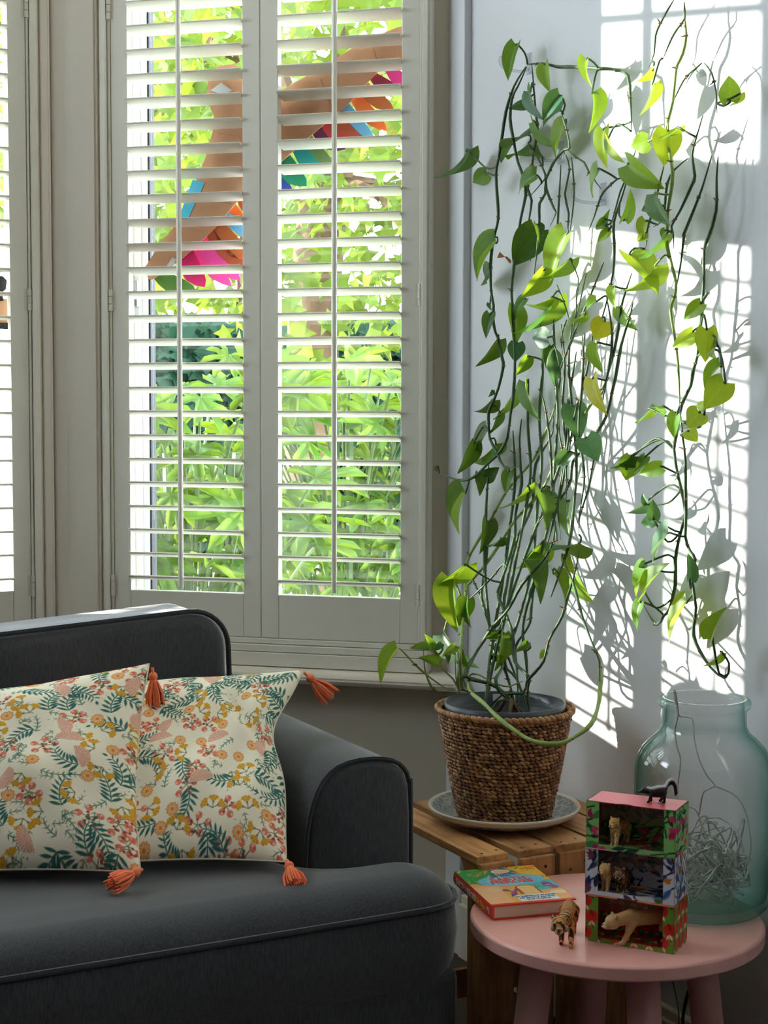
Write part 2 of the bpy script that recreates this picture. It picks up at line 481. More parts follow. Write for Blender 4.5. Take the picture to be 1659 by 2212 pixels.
# ---- windows behind the shutters
xl = can_pt(322, 900, .11).x
wf = bayobj(structure('window_1', MB().box2((-.886, .10, .66), (xl, .15, 3.15)).box2((-.14, .10, .66), (-.10, .15, 3.15))
     .box2((xl, .10, .66), (-.14, .15, .80)).box2((xl, .10, 2.44), (-.14, .15, 2.52)).box2((xl, .10, 3.09), (-.14, .15, 3.15)), M['upvc'], local=True, bevel=.004))
part('window_bead', MB().box2((xl - .028, .085, .66), (xl - .012, .10, 2.5)), M['upvc'], wf, local=True, bevel=.004)
part('window_gasket', MB().box2((xl, .112, .80), (xl + .005, .142, 2.42)).box2((xl, .112, .80), (-.14, .142, .804)), M['gasket'], wf, local=True)
part('window_pane', MB().box2((xl + .005, .124, .80), (-.14, .128, 2.44)), M['pane'], wf, local=True)
part('window_pane', MB().box2((xl, .124, 2.52), (-.14, .128, 3.09)), M['pane'], wf, local=True)  # upper pane, added out of view to bring in sky light
part('window_handle', MB().box2((xl - .034, .07, 1.535), (xl - .012, .086, 1.60)).box2((xl - .028, .055, 1.50), (xl - .018, .07, 1.56)),
     plain('handle_metal', S(150, 150, 148), .35, metal=.6), wf, local=True, bevel=.003)
o = FRO.translation.x
W2 = MB()
def fb(a, c, z0, z1, m=None): (m or W2).box2((a - o, .095, z0), (c - o, .125, z1))
fb(-.845, -.875, .66, 3.15); fb(-2.74, -2.77, .66, 3.15); fb(-2.74, -.875, 3.10, 3.15); fb(-2.74, -.875, .66, .76); fb(-2.74, -.875, 2.55, 2.62)
fb(-1.366, -1.31, .76, 1.88); fb(-1.745, -1.692, .76, 1.88); fb(-2.125, -2.073, .76, 2.55)
fb(-1.503, -1.34, 1.88, 2.55); fb(-2.09, -2.125, 1.88, 2.55)
fb(-2.1, -1.34, 1.872, 2.015)
w2 = bayobj(structure('window_2', W2, M['upvc'], local=True, bevel=.004), FRO)
mt = MB(); fb(-1.697, -1.676, 2.015, 2.55, mt); fb(-2.09, -1.503, 2.268, 2.288, mt)
part('glazing_bar', mt, M['upvc'], w2, local=True, bevel=.008, seg=3)
part('window_pane', MB().box2((-2.74 - o, .108, .76), (-.875 - o, .112, 2.55)), M['pane'], w2, local=True)
part('window_pane', MB().box2((-2.74 - o, .108, 2.62), (-.875 - o, .112, 3.10)), M['pane'], w2, local=True)  # unseen top window, added so more sky light reaches the room

# ---- louvred shutter panels
PITCH = .0577
def louvre_mesh(w, depth=.062, th=.0085):
    m = MB(); n = 14; pr = []
    for k in range(n):
        a = 2 * pi * k / n
        pr.append((depth / 2 * math.copysign(abs(cos(a)) ** .8, cos(a)), th / 2 * math.copysign(abs(sin(a)) ** .7, sin(a))))
    m.add([(x, y, z) for x in (-w / 2, w / 2) for y, z in pr],
          [(i, i + n, (i + 1) % n + n, (i + 1) % n) for i in range(n)] + [tuple(range(n)), tuple(range(n, 2 * n))[::-1]])
    return m.mesh('louvre')
def shutter(x0, x1, z0, z1, mat4, tilt, hinge, label, rod=True, top=.10, lou_w=None):
    st, br = .0435, .104
    t = thing('shutter_panel', (0, 0, 0), label, 'shutter', 'louvred shutter panels')
    t.matrix_world = mat4 @ Matrix.Translation((0, 0, z0))
    zt = z1 - z0
    part('stile', MB().box2((x0, 0, 0), (x0 + st, .028, zt)), M['shutter'], t, local=True, bevel=.0018)
    part('stile', MB().box2((x1 - st, 0, 0), (x1, .028, zt)), M['shutter'], t, local=True, bevel=.0018)
    part('bottom_rail', MB().box2((x0 + st + .0006, .0008, 0), (x1 - st - .0006, .0275, br)), M['shutter'], t, local=True, bevel=.0012)
    part('top_rail', MB().box2((x0 + st + .0006, .0008, zt - top), (x1 - st - .0006, .0275, zt)), M['shutter'], t, local=True, bevel=.0012)
    me = louvre_mesh(x1 - x0 - 2 * st - .002); me.materials.append(M['shutter'])
    z = .873 - SH0 + .0 - .006
    cx = (x0 + x1) / 2; k = 0
    while z + .03 < zt - top:
        tl = tilt + RNG.uniform(-.8, .8)
        piece('louvre', me, t, Matrix.Translation((cx, .014, z)) @ Matrix.Rotation(radians(-tl), 4, 'X'))
        z += PITCH; k += 1
    zl = z - PITCH
    if rod:
        xr = rod
        m = MB(); y = -.0225
        m.tube([(xr, y, br + .012), (xr, y, zl + .03)], .0062, 10)
        for q in range(k): m.box((xr, y + .007, .873 - SH0 + q * PITCH), (.002, .008, .003))
        part('tilt_rod', m, M['shutter'], t, local=True, smooth=False)
    for zc in (.115, .115 + .70, .115 + 1.4) if hinge else ():
        if zc + .05 < zt:
            m = MB()
            xh = x1 if hinge > 0 else x0
            for q in range(3): m.tube([(xh + hinge * .003, -.004, zc - .026 + q * .0176), (xh + hinge * .003, -.004, zc - .010 + q * .0176)], .0052, 10)
            m.box((xh, .001, zc), (.018, .004, .052))
            part('hinge', m, M['hinge'], t, local=True)
    return t
xr1 = can_pt(389, 900, -.022).x; xr2 = can_pt(722, 900, -.022).x
shutter(-.888, -.506, SH0, SH1, BAY, 11.5, -1, 'left louvred shutter panel in the angled bay window, beside the corner post', xr1)
shutter(-.504, -.1155, SH0, SH1, BAY, 11.5, 1, 'right louvred shutter panel in the angled bay window, nearest the hanging vines', xr2)
p0 = -.848 - o
names = ['cropped louvred shutter panel at the far left edge of the photo',
         'louvred front window shutter panel, second from the bay corner', 'louvred front window shutter panel, third from the bay corner',
         'added closed shutter panel out of view, fourth from the bay corner', 'added closed shutter panel out of view, fifth from the bay corner']  # last two are added out of view, closed to keep sun off the sofa
for i in range(5):
    shutter(p0 - .3795 * (i + 1) + .001, p0 - .3795 * i, SH0, (1.935 if i in (1, 2) else SH1 + .09), FRO, (1.0, 0.0, 0.0, 66.0, 66.0)[i], 1 if i == 0 else 0,
            names[i], rod=(p0 - .3795 * i - .19), top=.085)

# ---- cardboard wing hanging behind the shutters
card = plain('brown_cardboard', S(196, 150, 118), .85, .06, 20)
OFF = .062
def cp(px, py, off=OFF): return can_pt(px, py, off)
wing_o = BAY @ cp(560, 420)
wing = thing('cardboard_wing', wing_o, 'brown cardboard wing with coloured paper feathers hung behind the angled shutters', 'decoration')
def slab(pxs, off, th, nsub=1):
    pts = [cp(x, y, off) for x, y in pxs]; n = len(pts); m = MB()
    f = [BAY @ p for p in pts]; bk = [BAY @ (p + Vector((0, th, 0))) for p in pts]
    m.add(f + bk, [tuple(range(n)), tuple(range(n, 2 * n))[::-1]] + [(i, i + n, (i + 1) % n + n, (i + 1) % n) for i in range(n)])
    return m
part('backing', slab([(308, 585), (345, 528), (392, 468), (418, 405), (442, 345), (458, 290), (462, 250), (446, 215), (450, 168), (470, 143),
     (505, 138), (560, 175), (612, 192), (662, 164), (722, 128), (790, 85), (862, 58), (905, 50), (900, 108), (845, 128), (805, 165), (752, 225), (690, 276),
     (612, 345), (560, 392), (520, 425), (470, 485), (420, 535), (372, 575), (325, 606)], OFF, .005), card, wing)
for fold in ([(470, 290), (530, 300)], [(420, 420), (500, 440)], [(690, 170), (725, 260)], [(800, 95), (820, 150)], [(620, 230), (650, 300)]):
    part('crease', MB().tube([BAY @ cp(x, y, OFF - .0005) for x, y in fold], .0016, 4), card, wing)
FC = dict(yellow=(246, 186, 60), pink=(240, 70, 160), maroon=(150, 50, 80), orange=(226, 112, 52), brown=(186, 104, 58), sky=(110, 176, 222),
          red=(196, 70, 72), purple=(96, 48, 84), olive=(112, 136, 84), teal=(40, 150, 150), green=(30, 130, 96), navy=(44, 66, 140),
          magenta=(214, 40, 110), rust=(176, 84, 56), hot=(240, 80, 168), moss=(86, 128, 54), aqua=(90, 190, 225))
FM = {k: plain('paper_' + k, S(*v), .8, .03, 30) for k, v in FC.items()}
feathers = [((845, 95), (892, 150), 30, 'yellow'), ((838, 145), (905, 192), 34, 'pink'), ((800, 160), (872, 200), 30, 'maroon'), ((775, 175), (850, 236), 34, 'brown'),
            ((760, 195), (836, 282), 34, 'orange'), ((735, 212), (812, 306), 26, 'sky'), ((705, 228), (806, 300), 40, 'rust'), ((695, 255), (772, 318), 34, 'red'),
            ((675, 270), (745, 322), 34, 'purple'), ((655, 285), (722, 362), 32, 'olive'), ((636, 305), (694, 372), 34, 'teal'), ((604, 325), (662, 402), 44, 'green'),
            ((585, 360), (632, 420), 34, 'navy'), ((515, 415), (580, 480), 34, 'rust'), ((495, 440), (566, 530), 36, 'orange'), ((478, 455), (556, 520), 24, 'sky'),
            ((462, 470), (556, 572), 34, 'brown'), ((448, 490), (545, 588), 36, 'rust'), ((436, 510), (520, 606), 34, 'hot'), ((415, 520), (500, 618), 34, 'hot'),
            ((398, 530), (442, 620), 46, 'magenta'), ((335, 588), (424, 628), 40, 'moss'), ((470, 500), (530, 560), 28, 'orange')]
for i, (a, c, w, k) in enumerate(feathers):
    a, c = Vector(a), Vector(c); d = c - a; nv = Vector((-d.y, d.x)).normalized(); out = []
    prof = [(0, .3), (.2, .42), (.45, .5), (.7, .46), (.88, .28), (1, .02)]
    bend = nv * (w * .22)
    L = [a + d * t + bend * sin(pi * t) + nv * w * h for t, h in prof]; R = [a + d * t + bend * sin(pi * t) - nv * w * h for t, h in prof]
    part('feather', slab([tuple(p) for p in L + R[::-1]], OFF + .007 + .0022 * (i % 5), .0012), FM[k], wing)
part('sticker', slab([(416, 388), (442, 394), (405, 474), (386, 470)], OFF - .002, .001), FM['aqua'], wing)
part('tape', slab([(455, 195), (478, 178), (502, 196), (480, 204)], OFF - .002, .001), plain('white_tape', S(225, 232, 240), .5), wing)
part('tape', slab([(352, 588), (372, 556), (382, 560), (362, 594)], OFF - .002, .001), bpy.data.materials['white_tape'], wing)
# cropped cardboard piece with black flap at the very left
ob = thing('cardboard_piece', Vector((-.915, 3.845, 1.395)), 'small brown cardboard piece with black flaps behind the leftmost shutter', 'cardboard')
def fslab(pxs, y, th):
    m = MB(); f = [on_y(x, yy, y) for x, yy in pxs]; n = len(f); bk = [p + Vector((0, th, 0)) for p in f]
    return m.add(f + bk, [tuple(range(n)), tuple(range(n, 2 * n))[::-1]] + [(i, i + n, (i + 1) % n + n, (i + 1) % n) for i in range(n)])
part('card', fslab([(-30, 640), (16, 646), (17, 705), (-30, 715)], 3.845, .006), card, ob)
part('flap', fslab([(-30, 598), (6, 596), (15, 606), (13, 625), (5, 632), (8, 650), (-30, 652)], 3.842, .004), M['gasket'], ob)
part('flap', fslab([(-30, 697), (18, 697), (18, 712), (-30, 708)], 3.842, .004), M['gasket'], ob)

# ================================================================== garden
def ground_mat():
    t = NT('garden_ground'); v = t.coord()
    t.base(t.ramp(t.noise(v, 3, 5), [(.35, S(60, 66, 40)), (.65, S(120, 130, 84))])); t.b.inputs['Roughness'].default_value = 1; return t.m
structure('garden_ground', MB().box2((-14, 4.2, -.30), (16, 30, -.22)), ground_mat())
# unseen pier, added to block the sun from the first front panel
brick = NT('added_pier_brick'); bt = brick.node('ShaderNodeTexBrick'); bt.inputs['Scale'].default_value = 4
brick.link(brick.coord(), bt.inputs['Vector']); bt.inputs[1].default_value = (*S(150, 84, 62), 1); bt.inputs[2].default_value = (*S(170, 104, 78), 1)
bt.inputs[3].default_value = (*S(190, 184, 170), 1); brick.base(bt.outputs[0])
structure('added_sun_block_pier', MB().box2((-3.51, 5.714, -.22), (-3.29, 5.934, 4.2)), brick.m)

def gleaf(name, c, tr, rough=.4):
    t = NT(name); ob = t.node('ShaderNodeObjectInfo'); v = t.coord(); nz = t.noise(v, 2.2, 3)
    col = t.ramp(nz, [(.35, tuple(x * .7 for x in c)), (.65, tuple(min(1, x * 1.25) for x in c))])
    hs = t.node('ShaderNodeHueSaturation'); t.link(col, hs.inputs['Color'])
    mr = t.node('ShaderNodeMapRange'); mr.inputs[3].default_value = .7; mr.inputs[4].default_value = 1.3
    t.link(ob.outputs['Random'], mr.inputs[0]); t.link(mr.outputs[0], hs.inputs['Value'])
    t.base(hs.outputs[0]); t.b.inputs['Roughness'].default_value = rough; t.b.inputs['Specular IOR Level'].default_value = .2
    tl = t.node('ShaderNodeBsdfTranslucent'); t.link(t.mix(.5, hs.outputs[0], tr), tl.inputs[0])
    mx = t.node('ShaderNodeMixShader'); mx.inputs[0].default_value = .4
    t.link(t.b.outputs[0], mx.inputs[1]); t.link(tl.outputs[0], mx.inputs[2]); t.link(mx.outputs[0], t.out.inputs['Surface'])
    return t.m
G1 = gleaf('fatsia_leaf', S(72, 104, 36), S(146, 160, 24), .5)
G2 = gleaf('tree_leaf', S(84, 108, 40), S(150, 162, 44), .6)
G3 = gleaf('hedge_leaf', S(30, 62, 44), S(50, 90, 50), .6)
bark = plain('bark', S(96, 74, 54), .95, .2, 14, .5, 30, .01)
gstem = plain('garden_stem', S(70, 88, 44), .6)

def palmate_mesh():
    m = MB(); vs = [(0, 0, 0)]; ring = []
    lobes = [(-125, .55), (-84, .75), (-42, .92), (0, 1.0), (42, .92), (84, .75), (125, .55)]
    for i, (a, r) in enumerate(lobes):
        a = radians(a)
        def P(rr, da, z): return (rr * sin(a + da), rr * cos(a + da), z)
        if i == 0: ring.append(P(.20, radians(-24), .02))
        ring += [P(r * .55, radians(-12), .05), P(r * .80, radians(-9), .02), P(r, 0, -.12), P(r * .80, radians(9), .02), P(r * .55, radians(12), .05)]
        ring.append(P(.30, radians(21), .0))
    vs += ring
    n = len(ring)
    m.add(vs, [(0, i + 1, i) for i in range(1, n)])
    return m.mesh('fatsia_leaf', True)
PALM = palmate_mesh(); PALM.materials.append(G1)
def shrub(base, cx, cy, rx, ry, z0, z1, n, label, seed):
    r = random.Random(seed)
    t = thing('fatsia_shrub', base, label, 'shrub', 'broad leaved shrubs outside the window')
    st = MB()
    for i in range(n):
        a = r.uniform(0, 2 * pi); q = sqrt(r.uniform(.05, 1)); z = z0 + (z1 - z0) * r.random() ** .85
        p = Vector((cx + rx * q * cos(a), cy + ry * q * sin(a), z))
        sz = r.uniform(.11, .20)
        nrm = Vector((r.uniform(-.6, .4), r.uniform(-1.0, .1), r.uniform(.35, 1.0))).normalized()
        yv = Vector((r.uniform(-1, 1), r.uniform(-1, .3), r.uniform(-.7, .2))); yv = (yv - nrm * yv.dot(nrm)).normalized()
        xv = yv.cross(nrm)
        R = Matrix((xv * sz, yv * sz, nrm * sz)).transposed().to_4x4()
        piece('leaf', PALM, t, Matrix.Translation(p - Vector(base)) @ R)
        root = Vector((cx + (p.x - cx) * .35, cy + (p.y - cy) * .35, max(base[2], z - r.uniform(.3, .6))))
        st.tube(catmull([root, (root + p) / 2 + Vector((0, 0, .04)), p], .1), .005, 4)
    for k in range(5):
        a = r.uniform(0, 6.28)
        st.tube([(cx + .1 * cos(a), cy + .1 * sin(a), base[2]), (cx + .4 * rx * cos(a), cy + .4 * ry * sin(a), z1 - .25)], .014, 5)
    part('stems', st, gstem, t, kind='stuff')
    return t
def dirp(px, dist): # plan point along the view through column px
    d = ray(px, 900); d = Vector((d.x, d.y, 0)).normalized(); return CAMP + d * dist
c1 = dirp(415, 4.95); c2 = dirp(750, 5.95)
shrub((c1.x, c1.y, -.22), c1.x, c1.y, .42, .42, .45, 1.40, 95, 'broad leaved green shrub seen through the left angled shutter', 3)
shrub((c2.x, c2.y, -.22), c2.x, c2.y, .46, .46, .45, 1.50, 115, 'broad leaved green shrub seen through the right angled shutter', 5)

def star_leaf(m, p, sz, nrm, roll):
    nrm = nrm.normalized(); x = nrm.orthogonal().normalized(); x = Matrix.Rotation(roll, 3, nrm) @ x; y = nrm.cross(x); vs = []
    for k in range(10):
        a = 2 * pi * k / 10; rr = sz * (1.0 if k % 2 == 0 else .5)
        vs.append(p + x * rr * cos(a) + y * rr * sin(a) + nrm * (.12 * sz if k % 2 else -.1 * sz))
    m.add(vs, [(0, 1, 9), (2, 3, 1), (4, 5, 3), (6, 7, 5), (8, 9, 7), (1, 3, 5, 7, 9)])
def tree(name, label, base, trunk, crown, n, leafm, sz, seed, branch=6):
    r = random.Random(seed); t = thing(name, base, label, 'tree', 'trees beyond the window')
    m = MB(); m.tube(catmull(trunk, .25), [.16 - .06 * i / 30 for i in range(len(catmull(trunk, .25)))], 9)
    tr = part('trunk', m, bark, t, smooth=True)
    c, rad = Vector(crown[0]), Vector(crown[1])
    for k in range(branch):
        e = c + Vector((rad.x * r.uniform(-.8, .8), rad.y * r.uniform(-.8, .8), rad.z * r.uniform(-.7, .5)))
        s = Vector(trunk[-1]) - Vector((0, 0, r.uniform(0, .6)))
        part('branch', MB().tube(catmull([s, (s + e) / 2 + Vector((0, 0, .2)), e], .3), .035, 5), bark, t)
    m = MB()
    for i in range(n):
        while 1:
            u = Vector((r.uniform(-1, 1), r.uniform(-1, 1), r.uniform(-1, 1)))
            if u.length < 1: break
        p = c + Vector((u.x * rad.x, u.y * rad.y, u.z * rad.z))
        star_leaf(m, p, sz * r.uniform(.7, 1.3), Vector((r.uniform(-1, 1), r.uniform(-1, 1), r.uniform(-.3, 1))), r.uniform(0, 6))
    part('foliage', m, leafm, t, kind='stuff'); return t
tb = dirp(662, 8.6)
tree('maple_tree', 'sunlit maple like tree with pale trunk behind the right shutter', (tb.x, tb.y, -.22),
     [(tb.x, tb.y, -.22), (tb.x + .02, tb.y, 1.0), (tb.x + .10, tb.y + .1, 2.0), (tb.x + .25, tb.y + .2, 2.8)],
     ((tb.x + .25, tb.y - .5, 3.1), (1.6, 1.3, 1.75)), 2300, G2, .075, 21)
tb2 = dirp(568, 13.0)
tree('garden_tree', 'pale sunlit tree further off behind the left shutter', (tb2.x, tb2.y, -.22),
     [(tb2.x, tb2.y, -.22), (tb2.x - .1, tb2.y, 1.5), (tb2.x, tb2.y + .1, 3.0)],
     ((tb2.x - .75, tb2.y + .2, 4.0), (1.6, 1.2, 2.3)), 1500, G2, .11, 33)
# clipped dark hedge
hb = dirp(560, 11.5); hd = thing('garden_hedge', (hb.x, hb.y, -.22), 'dense dark green hedge at the far end of the garden', 'hedge')
m = MB(); r = random.Random(4)
for i in range(4200):
    a, c = r.uniform(-1.5, 2.6), r.uniform(-.22, 1.95)
    p = Vector((hb.x, hb.y, 0)) + Vector((.9, -.43, 0)) * a + Vector((-.43, -.9, 0)) * (r.uniform(0, .25)) + Vector((0, 0, c))
    star_leaf(m, p, r.uniform(.07, .12), Vector((r.uniform(-1, .6), -1, r.uniform(-.2, 1))), r.uniform(0, 6))
part('foliage', m, G3, hd, kind='stuff')
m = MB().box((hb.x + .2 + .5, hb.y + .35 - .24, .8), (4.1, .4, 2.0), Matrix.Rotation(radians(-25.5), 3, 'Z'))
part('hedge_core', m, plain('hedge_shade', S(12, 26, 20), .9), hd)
# white picket fence
fp = dirp(620, 6.9); ft = thing('picket_fence', (fp.x, fp.y, -.22), 'white pointed picket fence low behind the shrubs', 'fence')
pm = MB(); pr = [(-.035, -.22), (.035, -.22), (.035, .60), (0, .66), (-.035, .60)]
pm.add([(x, y, z + .22) for y in (-.01, .01) for x, z in pr], [(0, 1, 2, 3, 4), (9, 8, 7, 6, 5)] + [(i, i + 5, (i + 1) % 5 + 5, (i + 1) % 5) for i in range(5)])
PK = pm.mesh('picket'); PK.materials.append(plain('fence_paint', S(240, 240, 238), .6))
fr = Matrix.Rotation(radians(-27), 4, 'Z')
for k in range(-9, 10):
    piece('picket', PK, ft, fr @ Matrix.Translation((k * .105, 0, 0)))
rl = MB().box((0, .022, .25), (2.1, .03, .06)).box((0, .022, .65), (2.1, .03, .06))
me = rl.mesh('rail'); me.materials.append(PK.materials[0]); piece('rail', me, ft, fr)

# ================================================================== sofa
SEAT = H - .75
sofa = thing('sofa', (-1.75, 2.6, 0), 'dark slate grey fabric sofa with piped edges in the bay window', 'sofa')
part('base', MB().box2((-2.94, 2.172, .07), (-.548, 3.08, .362)), M['sofa'], sofa, bevel=.02, seg=3)
def arm_profile():
    return [(-.742, .30), (-.744, .50), (-.738, .58), (-.722, .632), (-.698, .662), (-.664, .676), (-.618, .678), (-.580, .671), (-.557, .655), (-.546, .63), (-.543, .58), (-.543, .07), (-.742, .07)]
def arm(flip=False):
    pr = arm_profile(); n = len(pr); fx = (lambda x: -3.495 - x) if flip else (lambda x: x)
    m = MB(); ys = [2.352, 2.36, 2.38, 2.6, 2.85, 3.08]; ins = [.012, .004, 0, 0, 0, 0]
    cx, cz = -.653, .4
    for y, i in zip(ys, ins):
        m.v += [(fx(x - i * (1 if x > cx else -1)), y, z - (i if z > .5 else 0)) for x, z in pr]
    for j in range(len(ys) - 1):
        m.f += [(j * n + k, j * n + (k + 1) % n, (j + 1) * n + (k + 1) % n, (j + 1) * n + k) for k in range(n)]
    m.f += [tuple(range(n))[::-1], tuple((len(ys) - 1) * n + k for k in range(n))]
    return m, [(fx(x), 2.362, z) for x, z in pr[:-1]]
for fl in (False, True):
    m, edge = arm(fl); a = part('arm', m, M['sofa'], sofa, smooth=True)
    md = a.modifiers.new('edges', 'EDGE_SPLIT'); md.split_angle = radians(45)
    part('piping', MB().tube(catmull(edge, .02), .0045, 6), M['piping'], a)
part('back_frame', MB().box2((-2.93, 2.99, .1), (-.75, 3.14, .80)), M['sofa'], sofa, bevel=.03, seg=4)

def round_poly(pts, r, n=6):
    out = []; k = len(pts)
    for i in range(k):
        p, a, c = Vector(pts[i]), Vector(pts[i - 1]), Vector(pts[(i + 1) % k])
        d1, d2 = (a - p).normalized(), (c - p).normalized(); rr = min(r, (a - p).length * .45, (c - p).length * .45)
        for j in range(n + 1):
            t = pi / 2 * j / n; out.append(p + d1 * rr * (1 - sin(t)) + d2 * rr * (1 - cos(t)))
    return out
def inset(poly, d):
    n = len(poly); out = []
    for i in range(n):
        e1 = (poly[i] - poly[i - 1]).normalized(); e2 = (poly[(i + 1) % n] - poly[i]).normalized()
        n1, n2 = Vector((-e1.y, e1.x)), Vector((-e2.y, e2.x)); q = n1 + n2
        q = q.normalized() if q.length > 1e-6 else n1
        out.append(poly[i] + q * d / max(.6, q.dot(n1)))
    return out
T = round_poly([(-2.95, 2.16), (-.535, 2.16), (-.535, 2.345), (-.752, 2.345), (-.752, 2.95), (-2.76, 2.95), (-2.76, 2.345), (-2.95, 2.345)], .085)
m = MB(); n = len(T); rings = [(0.012, .34), (0, .37), (-.006, .42), (0, H - .80), (.006, H - .787), (.016, H - .775), (.030, H - .765), (.046, H - .758), (.060, H - .7545), (.070, SEAT - .003)]
for d, z in rings: m.v += [(p.x, p.y, z) for p in inset(T, d)]
for j in range(len(rings) - 1): m.f += [(j * n + k, j * n + (k + 1) % n, (j + 1) * n + (k + 1) % n, (j + 1) * n + k) for k in range(n)]
m.f += [tuple(range(n))[::-1], tuple((len(rings) - 1) * n + k for k in range(n))]
sc = part('seat_cushion', m, M['sofa'], sofa, smooth=True)
md = sc.modifiers.new('edges', 'EDGE_SPLIT'); md.split_angle = radians(50)
lp = [(p.x, p.y, H - .80 + .003 * sin(p.x * 9)) for p in inset(T, -.003)]
part('piping', MB().tube(lp + lp[:2], .0048, 6), M['piping'], sc)
for x0, x1, tilt in ((-1.66, -.70, .024 / .4), (-2.74, -1.68, 0)):
    zt = .893
    prof = round_poly([(x0, .50), (x1, .50), (x1 - .012, zt), (x0, zt - tilt * (x1 - x0) * 1.0)], .075, 8)
    m = MB(); n = len(prof); ys = [(2.80, .03), (2.806, .012), (2.822, .002), (2.84, 0), (2.97, 0), (2.99, .02)]
    # slightly domed front face
    for y, d in ys: m.v += [(p.x, y, p.y) for p in inset(prof, d)]
    for j in range(len(ys) - 1): m.f += [(j * n + (k + 1) % n, j * n + k, (j + 1) * n + k, (j + 1) * n + (k + 1) % n) for k in range(n)]
    m.f += [tuple(range(n)), tuple((len(ys) - 1) * n + k for k in range(n))[::-1]]
    bc = part('back_cushion', m, M['sofa'], sofa, smooth=True)
    md = bc.modifiers.new('edges', 'EDGE_SPLIT'); md.split_angle = radians(60)
    lp = [(p.x, 2.815 + .004 * sin(p.x * 20), p.y) for p in inset(prof, -.002)]
    part('piping', MB().tube(lp + lp[:2], .0052, 6), M['piping'], bc)
wood_leg = plain('dark_wood_leg', S(50, 36, 28), .5)
for x in (-2.8, -.68):
    for y in (2.28, 3.0): part('leg', MB().tube([(x, y, 0), (x, y, .08)], [.018, .024], 10), wood_leg, sofa)

# ================================================================== throw pillows
def pillow_canvas(seed, N=400):
    r = random.Random(seed); cv = Canvas(N, N, (252, 244, 222))
    teal, teal2, salm, salm2 = (58, 110, 102), (84, 126, 106), (224, 164, 140), (246, 224, 205)
    yel, yel2, cor, cor2, brn, org, stem = (228, 172, 62), (196, 140, 40), (230, 132, 104), (246, 200, 180), (150, 84, 66), (230, 160, 96), (140, 128, 92)
    k = N / 400.0 * .82
    def sprig(x, y, a, L, curve, big=1.0, col=teal):
        pts = []; n = int(L / (10 * k)); px, py = x, y
        for i in range(n):
            pts.append((px, py)); s = (1 - .55 * i / n) * big
            for sd in (-1, 1): cv.leaf(px, py, 21 * k * s, 5.4 * k * s, a + sd * .95, col)
            px += cos(a) * 10 * k; py += sin(a) * 10 * k; a += curve
        cv.line(pts, 1.2 * k, col); cv.leaf(px, py, 16 * k * big * .6, 5 * k * big, a, col)
    cells = [(i, j) for i in range(13) for j in range(13)]; r.shuffle(cells); g = N / 12.0
    order = []
    for q, (i, j) in enumerate(cells):
        x = (i + .5 * (j % 2) + r.uniform(-.22, .22)) * g; y = (j + r.uniform(-.22, .22)) * g
        order.append((['sprig', 'yellow', 'berry', 'fan', 'sprig', 'flower', 'twig', 'berry', 'sprig', 'twig', 'yellow', 'flower'][q % 12], x, y))
    order.sort(key=lambda t: ['twig', 'berry', 'sprig', 'yellow', 'flower', 'fan'].index(t[0]))
    for q in range(110): sprig(r.uniform(0, N), r.uniform(0, N), r.uniform(0, 6.28), 34 * k, r.choice((-1, 1)) * .22, .42, (118, 140, 112))
    for kind, x, y in order:
        a = r.uniform(0, 2 * pi)
        if kind == 'sprig': sprig(x - cos(a) * 30 * k, y - sin(a) * 30 * k, a, 74 * k, r.choice((-1, 1)) * r.uniform(.12, .24), 1.2, teal)
        elif kind == 'twig': sprig(x, y, a, 50 * k, r.choice((-1, 1)) * .2, .5, teal2)
        elif kind == 'fan':
            cv.fan(x, y, 27 * k, a, 1.45, salm, salm2, 14); cv.fan(x, y, 9 * k, a, 1.3, (236, 196, 170), salm, 6)
        elif kind == 'yellow':
            for q in range(3):
                aa = a + (q - 1) * 1.1; xx, yy = x + cos(aa) * 12 * k, y + sin(aa) * 12 * k
                cv.fan(xx, yy, 15 * k, aa, .95, yel, yel2, 6); cv.disc(xx, yy, 2.2 * k, teal2)
                cv.line([(x, y), (xx, yy)], 1 * k, stem)
        elif kind == 'flower':
            cv.disc(x, y, 11 * k, org)
            for q in range(10):
                aa = q * 2 * pi / 10; cv.disc(x + cos(aa) * 10 * k, y + sin(aa) * 10 * k, 3.2 * k, org)
                cv.line([(x + cos(aa) * 4 * k, y + sin(aa) * 4 * k), (x + cos(aa) * 10 * k, y + sin(aa) * 10 * k)], .8 * k, (250, 214, 160))
            cv.disc(x, y, 3.4 * k, (222, 132, 60))
        else:
            for q in range(5):
                aa = a + q * 1.25; rr = r.uniform(13, 24) * k; xx, yy = x + cos(aa) * rr, y + sin(aa) * rr
                cv.line([(x, y), (xx, yy)], .9 * k, stem)
                cv.disc(xx, yy, 7 * k, cor); cv.leaf(xx, yy, 7 * k, 5 * k, aa + .8, cor2); cv.leaf(xx, yy, 7 * k, 5 * k, aa - .8, (214, 108, 84))
            for q in range(7): cv.disc(x + r.uniform(-14, 14) * k, y + r.uniform(-14, 14) * k, 2.6 * k, brn)
    return cv
M['cover'] = painted('floral_cotton', .9, .15, .2, 500)
M['tassel'] = plain('coral_yarn', S(246, 132, 92), .95, .12, 90, .4, 300, .001)
